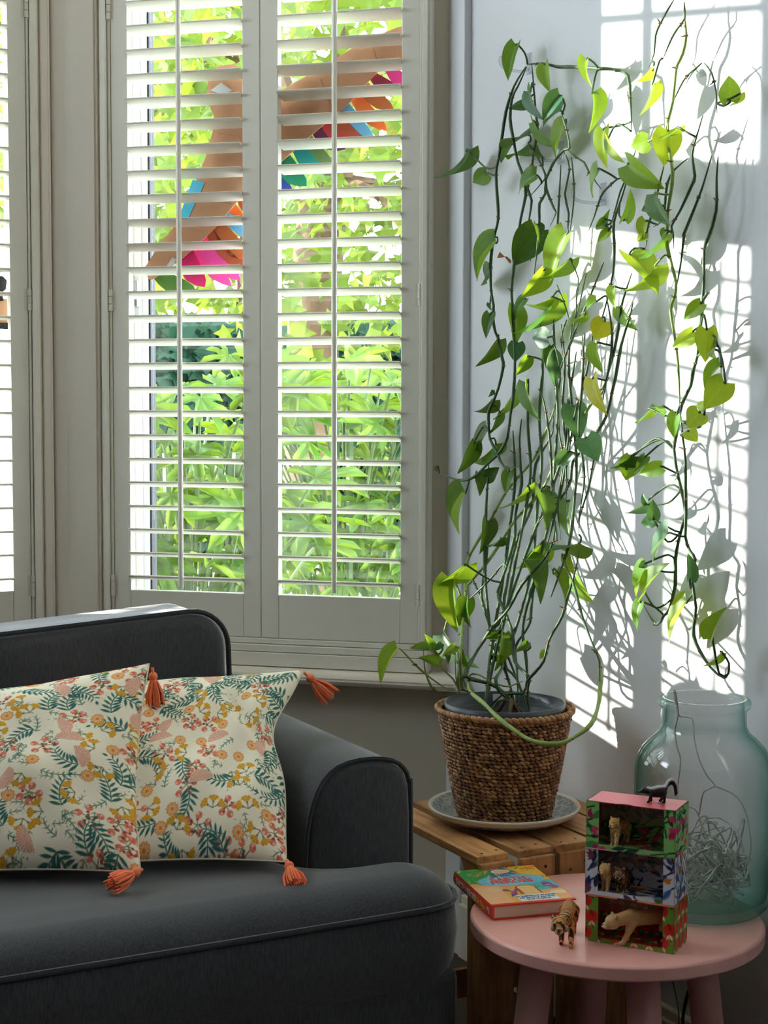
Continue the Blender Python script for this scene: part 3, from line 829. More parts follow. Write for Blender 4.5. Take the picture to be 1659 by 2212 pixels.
def pillow(label, BL, BR, TR, TL, thick, seed, crease, tassels, pinch=0.0):
    BL, BR, TR, TL = [np.array(p) for p in (BL, BR, TR, TL)]
    base = (BL + BR) / 2; t = thing('throw_pillow', tuple(base), label, 'pillow', 'floral tasselled throw pillows')
    nrm = np.cross(BR - BL, TL - BL); nrm /= np.linalg.norm(nrm)
    if nrm.dot(np.array(CAMP) - base) < 0: nrm = -nrm
    def surf(u, v, s):
        uu = .5 + (u - .5) * (1 - .06 * (1 - (2 * v - 1) ** 2)); vv = .5 + (v - .5) * (1 - .06 * (1 - (2 * u - 1) ** 2))
        uu = uu - pinch * np.exp(-((v - .66) / .2) ** 2) * u ** 4
        P = ((1 - uu) * (1 - vv))[..., None] * BL + (uu * (1 - vv))[..., None] * BR + (uu * vv)[..., None] * TR + ((1 - uu) * vv)[..., None] * TL
        e = np.clip((1 - np.abs(2 * u - 1) ** 2.6) * (1 - np.abs(2 * v - 1) ** 2.6), 0, 1)
        h = thick * e ** .55
        if s > 0: h = h + crease(u, v) * e ** .7
        return P + (s * h)[..., None] * nrm
    cv = pillow_canvas(seed)
    me = grid_mesh('cover', cv, lambda u, v: surf(u, v, 1), True)
    part('cover_front', me, M['cover'], t)
    cb = Canvas(40, 40, (248, 240, 220)); part('cover_back', grid_mesh('cover_back', cb, lambda u, v: surf(u, v, -.8)[:, ::-1], True), M['cover'], t)
    seam = [surf(np.array(u), np.array(v), 1) for u, v in [(q / 30, 0) for q in range(30)] + [(1, q / 30) for q in range(30)] + [(1 - q / 30, 1) for q in range(30)] + [(0, 1 - q / 30) for q in range(31)]]
    part('seam', MB().tube([Vector(p) for p in seam], .0018, 5), plain('cotton_seam', S(232, 222, 200), .9), t)
    for c, d, spread in tassels:
        p = Vector(c); d = Vector(d).normalized(); r = random.Random(3)
        m = MB(); m.tube([p, p + d * .012], .003, 6); m.ball(p + d * .016, .0085, 10, 8); m.tube([p + d * .022, p + d * .026], .0065, 10)
        ta = part('tassel', m, M['tassel'], t, smooth=True)
        sk = MB(); ax = d.orthogonal().normalized(); ay = d.cross(ax)
        for q in range(60):
            a = r.uniform(0, 6.28); rr = sqrt(r.random()) * .0065; f = spread * r.uniform(.85, 1.15)
            s0 = p + d * .024 + ax * cos(a) * rr + ay * sin(a) * rr
            s1 = p + d * r.uniform(.062, .072) + (ax * cos(a) + ay * sin(a)) * rr * f
            sk.tube([s0, (s0 + s1) / 2 + (ax * cos(a) + ay * sin(a)) * rr * .55, s1], [.0014, .0017, .0012], 5)
        part('tassel_skirt', sk, M['tassel'], ta)
    return t
sz = SEAT + .004
def no_crease(u, v): return .006 * np.sin(9 * u + 5 * v) + .004 * np.sin(14 * v - 6 * u) + .003 * np.sin(23 * u + 17 * v) + .006 * np.exp(-((u - .75 + .3 * v) / .05) ** 2) * np.exp(-((v - .75) / .2) ** 2)
def big_crease(u, v):
    d = (u - .62) + (v - .86) * .9 ; w = (v - .86) - (u - .62) * .3
    return (-.022 * np.exp(-(d / .05) ** 2) * np.exp(-((u - .80) / .16) ** 2) * (v > .4) + .006 * np.sin(8 * u + 11 * v) + .003 * np.sin(21 * u - 15 * v) + .009 * np.exp(-(((u - .86) / .05) ** 2 + ((v - .3) / .16) ** 2)))
BR = on_z(618, 1862, sz + .012); TR = on_y(655, 1447, 2.64); TL = on_y(190, 1478, 2.775)
BL = BR + (TL - TR); BL.z = sz + .012
pillow('floral cotton throw pillow with coral tassels tucked against the sofa arm', BL, BR, TR, TL, .062, 5, big_crease,
       [(TR + Vector((0, -.004, -.004)), (.42, -.22, -.45), 3.3), (BR + Vector((.0, -.004, .004)), (-.1, -.55, -.22), 2.6)], .085)
BR2 = on_z(303, 1885, sz + .012); TR2 = on_y(322, 1434, 2.625); e = (on_z(0, 1892, sz + .012) - BR2).normalized()
BL2 = BR2 + e * .46; TL2 = TR2 + e * .45 + Vector((0, 0, -.075))
pillow('floral cotton throw pillow with coral tassels at the left, overlapping the other', BL2, BR2, TR2, TL2, .07, 9, no_crease,
       [(TR2 + Vector((.004, -.006, -.006)), (.05, -.10, -1), 2.6), (BR2 + Vector((0, -.01, .008)), (-.85, -.45, -.12), 2.4)])

# ================================================================== crate, plate, basket
def wood(name, a, b, along):
    t = NT(name); sc = [26, 26, 26]; sc[along] = 2.2
    v = t.coord(scale=sc); ob = t.node('ShaderNodeObjectInfo')
    ad = t.node('ShaderNodeVectorMath', operation='ADD'); t.link(v, ad.inputs[0]); t.link(ob.outputs['Random'], ad.inputs[1])
    n1 = t.noise(ad.outputs[0], 2.2, 5, .6); v2 = t.coord(); n2 = t.noise(v2, 9, 3)
    col = t.mix(t.ramp(n2, [(.45, (0, 0, 0)), (.75, (.55, .55, .55))]), t.ramp(n1, [(.3, a), (.55, b), (.75, tuple(min(1, x * 1.15) for x in b))]), tuple(x * .6 for x in a))
    hs = t.node('ShaderNodeHueSaturation'); t.link(col, hs.inputs['Color'])
    mr = t.node('ShaderNodeMapRange'); mr.inputs[3].default_value = .8; mr.inputs[4].default_value = 1.15
    t.link(ob.outputs['Random'], mr.inputs[0]); t.link(mr.outputs[0], hs.inputs['Value'])
    t.base(hs.outputs[0]); t.b.inputs['Roughness'].default_value = .6; t.bump(n1, .25, .001); return t.m
WY, WZ = wood('pine_lengthwise', S(150, 98, 56), S(206, 152, 98), 1), wood('pine_upright', S(146, 94, 54), S(198, 144, 92), 2)
nailm = plain('nail_head', S(70, 58, 48), .5, metal=.5)
CT = H - .79; CY0, CY1 = 2.356, 2.756
cr = thing('wooden_crate', (-.215, 2.56, 0), 'weathered pine slatted crate used as a plant stand', 'crate')
edges = [(1030, 1110), (1117, 1195), (1202, 1281), (1288, 1362), (1369, 1420)]
for i, (a, c) in enumerate(edges):
    xa, xc = on_y(a, 1850, CY0).x, min(on_y(c, 1850, CY0).x, -.012)
    dz = [0, .003, .0, .002, 0][i]
    s = part('slat', MB().box2((xa, CY0, CT - .012 + dz - .003), (xc - (.012 if i == 0 else 0), CY1 + .004 * i, CT)), WY, cr, bevel=.0015)
    for nx in (.25, .7): part('nail', MB().tube([(xa + (xc - xa) * nx, CY0 + .016 + .008 * (nx > .5), CT), (xa + (xc - xa) * nx, CY0 + .016 + .008 * (nx > .5), CT + .0006)], .0028, 8), nailm, s)
    bd = part('board', MB().box2((xa + .003, CY0 - .008 - .002 * (i % 2), .015), (xc - .002, CY0 + .004, CT - .013)), WZ, cr, bevel=.0015)
    for nz in (.045, .032): part('nail', MB().tube([(xa + (xc - xa) * (.3 if nz > .04 else .7), CY0 - .0105, CT - nz), (xa + (xc - xa) * (.3 if nz > .04 else .7), CY0 - .0115, CT - nz)], .0028, 8), nailm, bd)
xl_ = on_y(1030, 1850, CY0).x
for y0, x in ((CY0 + .005, xl_ + .004), (CY1 - .04, xl_ + .004), (CY1 - .04, -.06), (CY0 + .005, -.06)):
    part('corner_post', MB().prism([(x, y0), (x + .04, y0), (x + .04, y0 + .035), (x, y0 + .035)], .0, CT - .016), WZ, cr, bevel=.001)
part('brace', MB().add([(xl_ + .002, CY0 + .002, CT - .016), (xl_ + .002, CY0 + .06, CT - .016), (xl_ + .002, CY0 + .004, CT - .12),
     (xl_ + .014, CY0 + .002, CT - .016), (xl_ + .014, CY0 + .06, CT - .016), (xl_ + .014, CY0 + .004, CT - .12)],
     [(0, 1, 2), (5, 4, 3), (0, 3, 4, 1), (1, 4, 5, 2), (2, 5, 3, 0)]), WZ, cr)
part('cross_rail', MB().box2((xl_ + .004, CY1 - .02, CT - .05), (-.03, CY1 - .008, CT - .016)), WZ, cr)
part('cross_rail', MB().box2((xl_ + .004, CY1 - .02, .06), (-.03, CY1 - .008, .12)), WZ, cr)
part('side_board', MB().box2((xl_ + .002, CY0 + .01, .02), (xl_ + .012, CY1, .10)), WY, cr, bevel=.001)

PC = on_z(1089, 1745, H - .765); PC.z = CT
def plate_mat():
    t = NT('grey_glazed_plate'); v = t.coord(); sx = t.node('ShaderNodeSeparateXYZ'); t.link(v, sx.inputs[0])
    ln = t.node('ShaderNodeVectorMath', operation='LENGTH')
    cx = t.node('ShaderNodeCombineXYZ'); t.link(sx.outputs[0], cx.inputs[0]); t.link(sx.outputs[1], cx.inputs[1]); t.link(cx.outputs[0], ln.inputs[0])
    vo = t.node('ShaderNodeTexVoronoi', feature='DISTANCE_TO_EDGE'); vo.inputs['Scale'].default_value = 60; t.link(v, vo.inputs['Vector'])
    pat = t.ramp(vo.outputs['Distance'], [(.03, S(188, 190, 190)), (.12, S(128, 132, 134))])
    rim = t.node('ShaderNodeMath', operation='GREATER_THAN'); rim.inputs[1].default_value = .1405; t.link(ln.outputs['Value'], rim.inputs[0])
    t.base(t.mix(rim.outputs[0], pat, S(222, 212, 196))); t.b.inputs['Roughness'].default_value = .3; return t.m
part('serving_plate', MB().lathe([(0.0, .004), (.06, .004), (.07, 0), (.08, 0), (.085, .004), (.12, .011), (.142, .022), (.1475, .030), (.1465, .0335), (.143, .0335),
     (.136, .028), (.115, .017), (.08, .010), (0, .009)], (PC.x, PC.y, CT), 72, lambda a, z: 1 + .008 * cos(2 * a + .5)), plate_mat(), smooth=True)
pl = bpy.data.objects['serving_plate']; tag(pl, 'wide shallow grey patterned plate with a cream rim under the basket', 'plate')

BZ = CT + .0105; BH = .205
bk = thing('woven_basket', (PC.x, PC.y, BZ), 'tapered woven seagrass basket holding the plant pot', 'basket')
def brad(f): return .088 + (.1275 - .088) * f ** .92
def basket_mat():
    t = NT('seagrass'); a = t.node('ShaderNodeAttribute', attribute_name='print'); v = t.coord()
    n = t.noise(v, 300, 2); t.base(t.mix(.5, a.outputs['Color'], t.ramp(n, [(.3, (.35, .35, .35)), (.7, (.8, .8, .8))]), 'OVERLAY'))
    t.b.inputs['Roughness'].default_value = .55; t.bump(n, .3, .0006); return t.m
M['grass'] = basket_mat()
m = MB(); cols = []; r = random.Random(8); rows = 28
tones = [S(146, 98, 60), S(120, 78, 46), S(164, 116, 74), S(102, 64, 38), S(180, 134, 88), S(134, 90, 54)]
for i in range(rows):
    f = (i + .5) / rows; rad = brad(f); z = BH * f; ns = int(2 * pi * rad / .0105)
    for k in range(ns):
        a = 2 * pi * (k + .5 * (i % 2) + r.uniform(-.12, .12)) / ns; n0 = len(m.v)
        rr = rad + r.uniform(-.0006, .0012)
        rot = Matrix.Rotation(a + pi / 2, 3, 'Z') @ Matrix.Rotation(radians(22 + r.uniform(-8, 8)), 3, 'Y')
        m.ball((PC.x + rr * cos(a), PC.y + rr * sin(a), BZ + z + r.uniform(-.0006, .0006)), (.0080, .0044, .0037), 6, 5, rot)
        cols += [r.choice(tones)] * (len(m.v) - n0)
ns = 64
for k in range(ns):
    a = 2 * pi * k / ns; n0 = len(m.v)
    for s in (-1, 1):
        rot = Matrix.Rotation(a + pi / 2, 3, 'Z') @ Matrix.Rotation(radians(30 * s), 3, 'Y')
        m.ball((PC.x + (.129 + .003 * s) * cos(a), PC.y + (.129 + .003 * s) * sin(a), BZ + BH + .004 + .002 * s), (.0105, .0055, .0055), 6, 5, rot)
    cols += [r.choice(tones[:5:2])] * (len(m.v) - n0)
me = m.mesh('weave', True); at = me.color_attributes.new('print', 'FLOAT_COLOR', 'POINT')
at.data.foreach_set('color', np.concatenate([np.array(cols), np.ones((len(cols), 1))], 1).ravel())
part('weave', me, M['grass'], bk, kind='stuff')
part('lining', MB().lathe([(.07, .002), (.083, .004), (.122, BH - .004), (.120, BH - .004), (.08, .006), (.07, .005)], (PC.x, PC.y, BZ), 40), plain('basket_inside', S(70, 46, 30), .9), bk, smooth=True)

# ================================================================== the trailing plant
plant = thing('potted_vine', (PC.x, PC.y, BZ + .012), 'trailing heart leaved vine climbing the wall from a dark plastic pot', 'plant')
potm = plain('slate_plastic', S(66, 72, 84), .38, .04, 20)
PR = .1165; PTOP = BZ + BH + .018
part('pot', MB().lathe([(.06, BZ + .012), (.075, BZ + .012), (PR - .008, PTOP - .03), (PR - .008, PTOP - .022), (PR, PTOP - .022), (PR + .001, PTOP), (PR - .003, PTOP + .001), (PR - .004, PTOP - .02),
     (PR - .012, PTOP - .03), (.07, BZ + .02), (0, BZ + .02)], (PC.x, PC.y, 0), 56), potm, plant, smooth=True)
soil = plain('potting_soil', S(58, 42, 32), 1, .4, 60, 1, 90, .006)
part('soil', MB().lathe([(0, PTOP - .032), (.05, PTOP - .03), (PR - .012, PTOP - .038)], (PC.x, PC.y, 0), 30), soil, plant)
part('pot_label', MB().box((PC.x + .05, PC.y + .085, PTOP - .010), (.045, .001, .014), Matrix.Rotation(radians(-32), 3, 'Z')), plain('white_label', S(235, 235, 238), .5), plant)
CROP = dict(A=(950, 60, 4.74), B=(950, 480, 4.74), C=(940, 840, 4.608), D=(1270, 80, 4.265), E=(1180, 480, 3.463), F=(1180, 980, 3.463), G=(1000, 1050, 5.027),
            Z=(780, 1300, 2.425), Y=(950, 700, 2.34), P=(0, 0, 1.0), Q=(860, 1380, 5.925), X=(1340, 0, 5.2))
def cpx(cr, x, y): a = CROP[cr]; return a[0] + x / a[2], a[1] + y / a[2]
def delta(px, py):
    if px > 1330: return .058
    return .048 + .15 * smoothstep(1000, 1470, py)
VINES = '''
A 880,400 760,600 680,850 640,1100 600,1350 575,1500 590,1750 600,1950 570,2086 B 540,230 520,450 525,700 550,850 545,1000 570,1130 600,1200 640,1400 650,1480 600,1700 540,1850 500,1950 500,2060 C 545,500 620,640 690,780 860,770
A 890,400 800,600 740,720 720,930 745,1100 800,1380 870,1560 880,1720 830,1950 B 760,450 735,700 745,870 770,1420 750,1800 C 750,250 720,480 650,620 520,750 380,880 240,910 40,840
A 940,360 960,580 985,900 1000,1040 960,1300 930,1500 900,1650 940,1770 915,1960 B 900,150 930,400
A 900,375 1060,365 1200,400 1300,400 1560,410 D 100,290 250,300 370,360 390,560 400,780 400,870
A 1250,880 1300,1050 1330,1230 1270,1250 1150,1400 1090,1530 930,1720
A 1300,1240 1400,1330 1480,1380 1530,1480 1650,1650
A 1230,1280 1090,1550 1080,1700 1020,1800 1020,1960 B 1000,250 980,420 960,600
A 905,1180 1000,1330 1080,1500 1090,1650 1170,1850 1190,1900 1130,2030
A 1240,1400 1230,1600 1215,1850 1205,2050 B 1190,300 1195,500
A 1290,1300 1330,1450 1280,1700 1320,1900 1310,2050 B 1320,110
A 1350,1330 1375,1700 1335,2080
D 370,1280 270,1310 180,1390 120,1470 60,1650 0,1800
X 720,20 720,200 740,400 700,600 640,720 620,830 D 780,600 740,750 720,900 750,1050 780,1250 760,1450 735,1600 730,1750 E 905,180 940,330 970,450 960,560 930,660 960,850 985,1050 995,1250 1000,1400
X 600,0 540,100 450,260 395,400 380,600 320,760
X 715,30 725,200 640,320 580,420 520,560 480,660
D 1050,240 950,320 880,400 820,520 780,600
D 1050,240 960,330 900,440
D 1070,240 1140,330 1180,500 1190,700
D 1060,720 1000,920 960,1080 985,1280 950,1380 850,1600 770,1740 E 950,80 955,200
D 920,1120 800,1220 730,1350 710,1550 690,1690 600,1750
D 1140,1090 1080,1300 1020,1480 890,1800 E 1030,100 1010,280 990,400 960,560
D 1200,1100 1185,1300 1180,1600 1110,1850 E 1180,200 1180,400 1165,650 1150,800 1130,1000 1100,1100 1080,1220 1020,1350 990,1480 970,1600 955,1700 F 980,140 1010,270 1040,440 990,650 965,800 965,980 920,1170 880,1210 825,1280 720,1120
E 1000,1400 1020,1600 1040,1790 F 1040,250 1045,450 1040,620 1075,730 1110,790 1090,950 1120,1150 1100,1300 1120,1420 1230,1600 1330,1680 1360,1650
D 440,1040 370,1260 300,1420 250,1600 200,1770
D 700,1190 660,1350 600,1600 550,1750 540,1877 E 740,200
D 380,1250 320,1450 240,1700 240,1860 E 510,200 500,380 440,640 400,760
E 640,380 600,500 560,640 540,800 500,1000 460,1150 420,1350
E 650,600 620,720 560,920 520,1150 490,1280 450,1450 350,1610 200,1790 C 1350,900 1250,1100 1100,1250 960,1400
E 470,1160 330,1370 180,1620 60,1790 C 1180,760 1080,980 930,1170 800,1300 620,1580 500,1750 350,1930 310,2020 Q 780,300 770,560 800,720
C 1240,0 1190,200 1100,430 980,700 730,990 560,1290 440,1490 310,1740 300,2028 Q 800,120 800,400 830,650
E 270,640 215,830 100,1100 105,1180 60,1400 0,1560
C 860,300 840,500 850,800 860,950 800,1250 790,1480 700,1800 620,2028 G 430,1300 540,1600 560,1900 720,2070
C 1030,0 1080,120 1120,350 1145,550 1160,900 1165,1150 1200,1400 1210,1500 G 1000,600 960,680
C 1170,250 1170,430 1000,750 980,1000 960,1180 830,1470 750,1750 700,2028 G 450,1200 430,1450 310,1560 150,1800 20,2060 Q 850,480
C 1230,300 1240,480 1280,700 1250,950 1220,1200 1250,1500
C 1320,100 1310,300 1330,480 1300,700 1310,1000 1290,1200
C 1610,560 1560,800 1530,980 1440,1270 1430,1450
G 1070,740 1150,950 1200,1060 1250,1250 1300,1430 1400,1700 1480,1900 1480,2120 
G 1270,690 1200,1000 1120,1250 1080,1410 930,1680 880,1900 730,2080 690,2140 Q 1600,700
G 1000,400 980,600 880,800 640,1070 500,1330 330,1520 150,1800 20,2060
G 930,740 900,900 780,1080 740,1360 730,1480 660,1610 570,1750
G 480,880 430,850 350,950 230,1080 100,1200 30,1260
G 240,300 270,500 240,900 200,1180 280,1480 430,1900 Q 1250,520 1300,680 1420,790
G 70,930 200,1230 280,1480
Q 890,700 900,500 960,450 1060,470 1200,560
Q 1110,600 1180,570 1300,590 1420,610 1600,540
Q 780,680 740,500 730,200
Q 870,620 800,420 745,270
Q 790,680 700,510 570,380 520,200
Q 860,690 600,670 470,660 400,560 340,380 320,50
Q 620,640 400,490 220,330 60,160 10,120
B 1360,1130 1400,900 1400,700 1490,520
B 1230,1500 1290,1350 1380,1130 1480,880 1560,740
B 1170,1000 1160,1180 1200,1350 1230,1500
B 1300,1000 1240,1200 1280,1450
B 1200,640 1300,900 1350,1090
E 190,300 240,420 230,580
E 300,380 260,560 210,780
E 430,300 330,550 220,800
P 1168,700 1172,800 1165,900 1170,1000 1160,1100 1150,1220 1120,1340 1090,1430
P 1196,690 1200,800 1205,900 1198,1010 1190,1110 1160,1230 1130,1350
P 1212,700 1220,790 1215,880 1222,990 1205,1090 1175,1200
P 1245,760 1230,860 1222,960 1190,1060 1150,1160 1110,1270 1080,1360 1060,1450
P 1236,700 1228,790 1238,900 1245,1000 1240,1090 1228,1180 1190,1290
P 1142,820 1140,920 1146,1020 1132,1120 1112,1220 1092,1330
P 1108,930 1112,1040 1100,1150 1085,1260 1068,1360
P 1262,720 1258,820 1250,930 1262,1030 1248,1130
P 1056,1000 1050,1100 1046,1200 1052,1300 1065,1400
P 1285,690 1268,800 1240,905 1225,1010
P 1310,640 1322,720 1315,800 1290,880
'''
OVR = {  # explicit distances from the wall for strands near the pot
}
def parse(line):
    out = []; c = None
    for tk in line.split():
        if tk in CROP: c = tk
        else:
            x, y = map(float, tk.split(',')); out.append((*cpx(c, x, y), c))
    return out
def place(px, py, c=None, extra=0.0):
    d = delta(px, py) + extra
    if c in ('Q', 'Z') or (py > 1400 and px < 1020): # over the pot: depth measured from the basket axis
        f = smoothstep(1480, 1385, py)
        p = on_plane(px, py, (PC.x, PC.y - .03, 0), (sin(radians(27)), cos(radians(27)), 0)); return p
    return on_x(px, py, -d)
SAMP = []; VN = []
LV = random.Random(2)
for vi, ln in enumerate([q for q in VINES.strip().split('\n') if q.strip()]):
    pts = parse(ln); jit = LV.uniform(-.014, .018) * (1 if pts[0][1] < 1350 else 0)
    w = [place(x, y, c, jit) for x, y, c in pts]
    for end in (0, -1):        # strands that come down to the pot root in its soil
        q = w[end]
        if q.z < PTOP + .20 and (Vector((q.x, q.y)) - Vector((PC.x, PC.y))).length < .24 and pts[0][2] != 'Q' and 1000 < pts[end][0] < 1250:
            a_ = LV.uniform(0, 6.28); sp = Vector((PC.x + .05 * cos(a_), PC.y + .05 * sin(a_), PTOP - .034)); mid = (q + sp) / 2 + Vector((0, 0, .02))
            w = ([sp, mid] + w) if end == 0 else (w + [mid, sp])
    sm = catmull(w, .018); VN.append((sm, w, ln))
    for p in sm: SAMP.append((p, vi))
# long strand looping in front of the basket back into the pot
loop_px = [(1250, 310, .17), (1252, 450, .20), (1240, 550, .24), (1205, 640, .29), (1130, 700, .33), (1030, 745, .375), (900, 730, .40), (800, 670, .41), (720, 610, .415), (640, 530, .40), (570, 470, .37), (560, 420, .34)]
w = [on_x(*cpx('G', 1400, 1700), -delta(1280, 1390))] + [on_x(*cpx('Z', x, y), -d) for x, y, d in loop_px]
VN.append((catmull(w, .015), w, 'loop'))
petioles = {}

# leaf shapes
def leaf_mesh(fold, curl, twist, wavy):
    m = MB(); nu, nv = 12, 8
    for i in range(nu + 1):
        u = i / nu
        hw = .5 * (max(0, sin(pi * min(1, u * .94 + .06) ** .62)) ** .85) * (1 - .12 * u)
        if i == nu: hw = 0.004
        for j in range(nv + 1):
            v = j / nv * 2 - 1
            x = hw * v
            y = u - .13 * abs(v) ** 1.5 * math.exp(-u * 7) + (0.02 * math.exp(-u * 9))
            z = fold * abs(x) * 1.0 - curl * u * u - .06 * (1 - abs(v)) * 0 + wavy * sin(u * 9 + v * 2) * abs(v)
            a = twist * u
            m.v.append((x * cos(a) - z * sin(a) * .5, y, z * cos(a) + x * sin(a)))
    for i in range(nu):
        for j in range(nv):
            k = i * (nv + 1) + j; m.f.append((k, k + 1, k + nv + 2, k + nv + 1))
    return m
LM = {}
shapes = [(.34, .20, .1, .015), (.24, .34, -.15, .015), (.5, .26, .2, .01), (.14, .10, 0, .02), (.4, .42, -.2, .015)]
for mk in ('leaf_dark', 'leaf_mid', 'leaf_lime', 'leaf_teal', 'leaf_olive'):
    for si, sh in enumerate(shapes):
        me = leaf_mesh(*sh).mesh('vine_leaf', True); me.materials.append(M[mk]); LM[mk, si] = me
LEAVES = '''
A 790,165 655,515 130 m
A 1080,370 1085,635 120 l
A 905,730 705,890 110 t
A 930,640 930,930 70 t
A 1240,690 1020,940 150 t
A 1245,850 1010,955 80 t
A 1285,1000 1105,1340 110 l
A 960,950 1080,1275 60 m
A 925,1100 545,1180 100 d
A 905,1190 690,1390 140 m
A 285,1245 100,1660 100 d
A 490,1490 320,1590 180 m
A 1000,1510 710,1645 170 m
A 1050,1320 990,1250 60 d
A 1510,310 1460,640 120 l
A 1560,650 1610,1030 150 m
A 1630,1440 1455,1710 110 m
D 150,840 100,1180 140 l
D 190,930 290,1180 40 l
D 600,300 480,420 80 l
D 600,420 540,740 90 l
D 560,960 385,1010 190 l
D 740,850 700,1190 260 l
D 370,1160 635,1400 220 m
D 1310,600 1300,340 190 m
D 1400,520 1340,685 50 l
D 330,1690 445,1445 110 m
D 660,1540 470,1595 110 d
D 620,1430 680,1730 110 d
D 170,1680 60,1765 70 m
D 180,1730 175,1600 60 m
D 540,1690 460,1877 110 l
D 720,1780 640,1870 70 m
D 830,830 690,1000 60 l
B 590,200 270,550 130 m
B 520,500 355,610 190 d
B 1000,60 740,465 330 d
B 990,20 1050,150 80 d
B 1310,110 1040,610 210 l
B 1340,370 1090,690 130 m
B 1190,460 1050,600 110 l
B 1070,480 885,840 190 l
B 1150,770 935,1290 150 m
B 1150,760 910,960 120 l
B 880,780 710,985 110 m
B 760,880 800,1250 190 m
B 1110,1180 930,1180 220 t
B 515,830 520,940 50 t
B 520,935 450,1145 130 d
B 605,1190 470,1505 120 d
B 790,1230 770,1440 180 t
B 905,1370 790,1590 130 m
B 1110,1320 1220,1610 170 t
B 1150,1270 1050,1450 100 d
B 895,1630 880,2010 110 m
B 770,1715 650,2080 100 m
B 540,1815 390,2040 130 d
B 535,1720 515,1810 45 t
E 440,735 360,890 175 o
E 350,1160 375,1420 115 o
E 380,590 270,650 70 m
E 290,690 180,790 60 m
E 560,620 590,790 80 m
E 510,480 470,600 60 l
E 385,900 370,1110 65 m
E 1165,600 1010,740 115 m
E 1105,810 940,965 120 l
E 1200,790 1190,1050 165 l
E 1310,1070 1140,1240 75 m
E 1280,920 1200,1000 50 m
E 1340,1190 1180,1400 210 l
E 1190,1380 1110,1370 80 l
E 1150,1420 1060,1530 175 l
E 1060,1560 1130,1640 110 l
E 980,1430 930,1625 95 m
E 880,1375 770,1400 90 m
E 775,1395 680,1535 65 m
E 820,315 640,620 125 l
E 620,240 860,410 130 l
E 890,90 720,320 50 m
E 740,75 680,165 70 l
E 470,60 375,150 70 m
E 450,30 355,40 60 m
C 640,220 600,480 75 d
C 530,410 330,700 95 d
C 390,525 300,870 140 d
C 605,540 440,800 85 m
C 500,890 625,790 150 d
C 440,840 470,1030 110 d
C 740,820 680,1010 120 m
C 920,960 740,1280 95 m
C 310,1020 110,1420 115 m
C 515,1310 490,1620 165 d
C 650,1480 545,1640 85 d
C 1050,1010 1155,1340 190 d
C 1370,160 1440,500 260 t
C 1500,480 1620,710 250 t
C 1330,620 1190,800 150 t
C 1340,1110 1275,1450 110 d
C 1445,1530 1080,1640 170 d
C 1060,1530 835,1880 220 m
C 870,1700 1110,2020 200 d
C 20,770 10,840 50 m
G 980,940 1180,1220 150 m
G 1130,740 1190,980 110 l
G 1220,1000 1340,1275 140 l
G 30,1215 5,1520 130 m
Y 130,1215 0,1390 90 m
Y 70,1285 45,1560 105 l
Y 140,1385 95,1530 95 m
Y 20,1560 100,1740 90 d
G 410,1565 230,1690 110 d
G 430,1600 470,1960 120 m
G 700,1690 600,1800 85 d
G 900,1790 830,1880 80 m
G 330,1850 400,1880 60 m
Q 10,130 -310,520 130 l
Q 440,130 160,85 110 m
Q 520,330 290,215 130 m
Q 740,100 575,215 120 l
Q 450,140 380,-60 110 m
Q 560,60 470,150 90 d
Q 640,200 640,310 70 d
Q 820,160 880,390 90 d
F 650,20 590,210 170 m
F 640,10 500,170 100 d
F 870,95 680,160 120 m
F 745,20 670,130 80 d
F 740,365 600,515 80 t
F 750,380 712,295 50 t
F 810,495 700,530 100 t
F 805,490 795,345 100 t
F 920,590 735,800 75 t
F 745,820 690,850 60 t
F 750,855 615,1080 75 m
F 740,1045 845,800 60 m
F 710,1105 630,1305 85 m
F 1055,1110 850,1385 70 l
F 1075,945 1085,740 85 t
F 1245,1395 1270,1170 100 m
F 1310,1480 1205,1610 50 m
'''
MK = dict(d='leaf_dark', m='leaf_mid', l='leaf_lime', t='leaf_teal', o='leaf_olive')
stems_pet = [MB() for _ in VN]
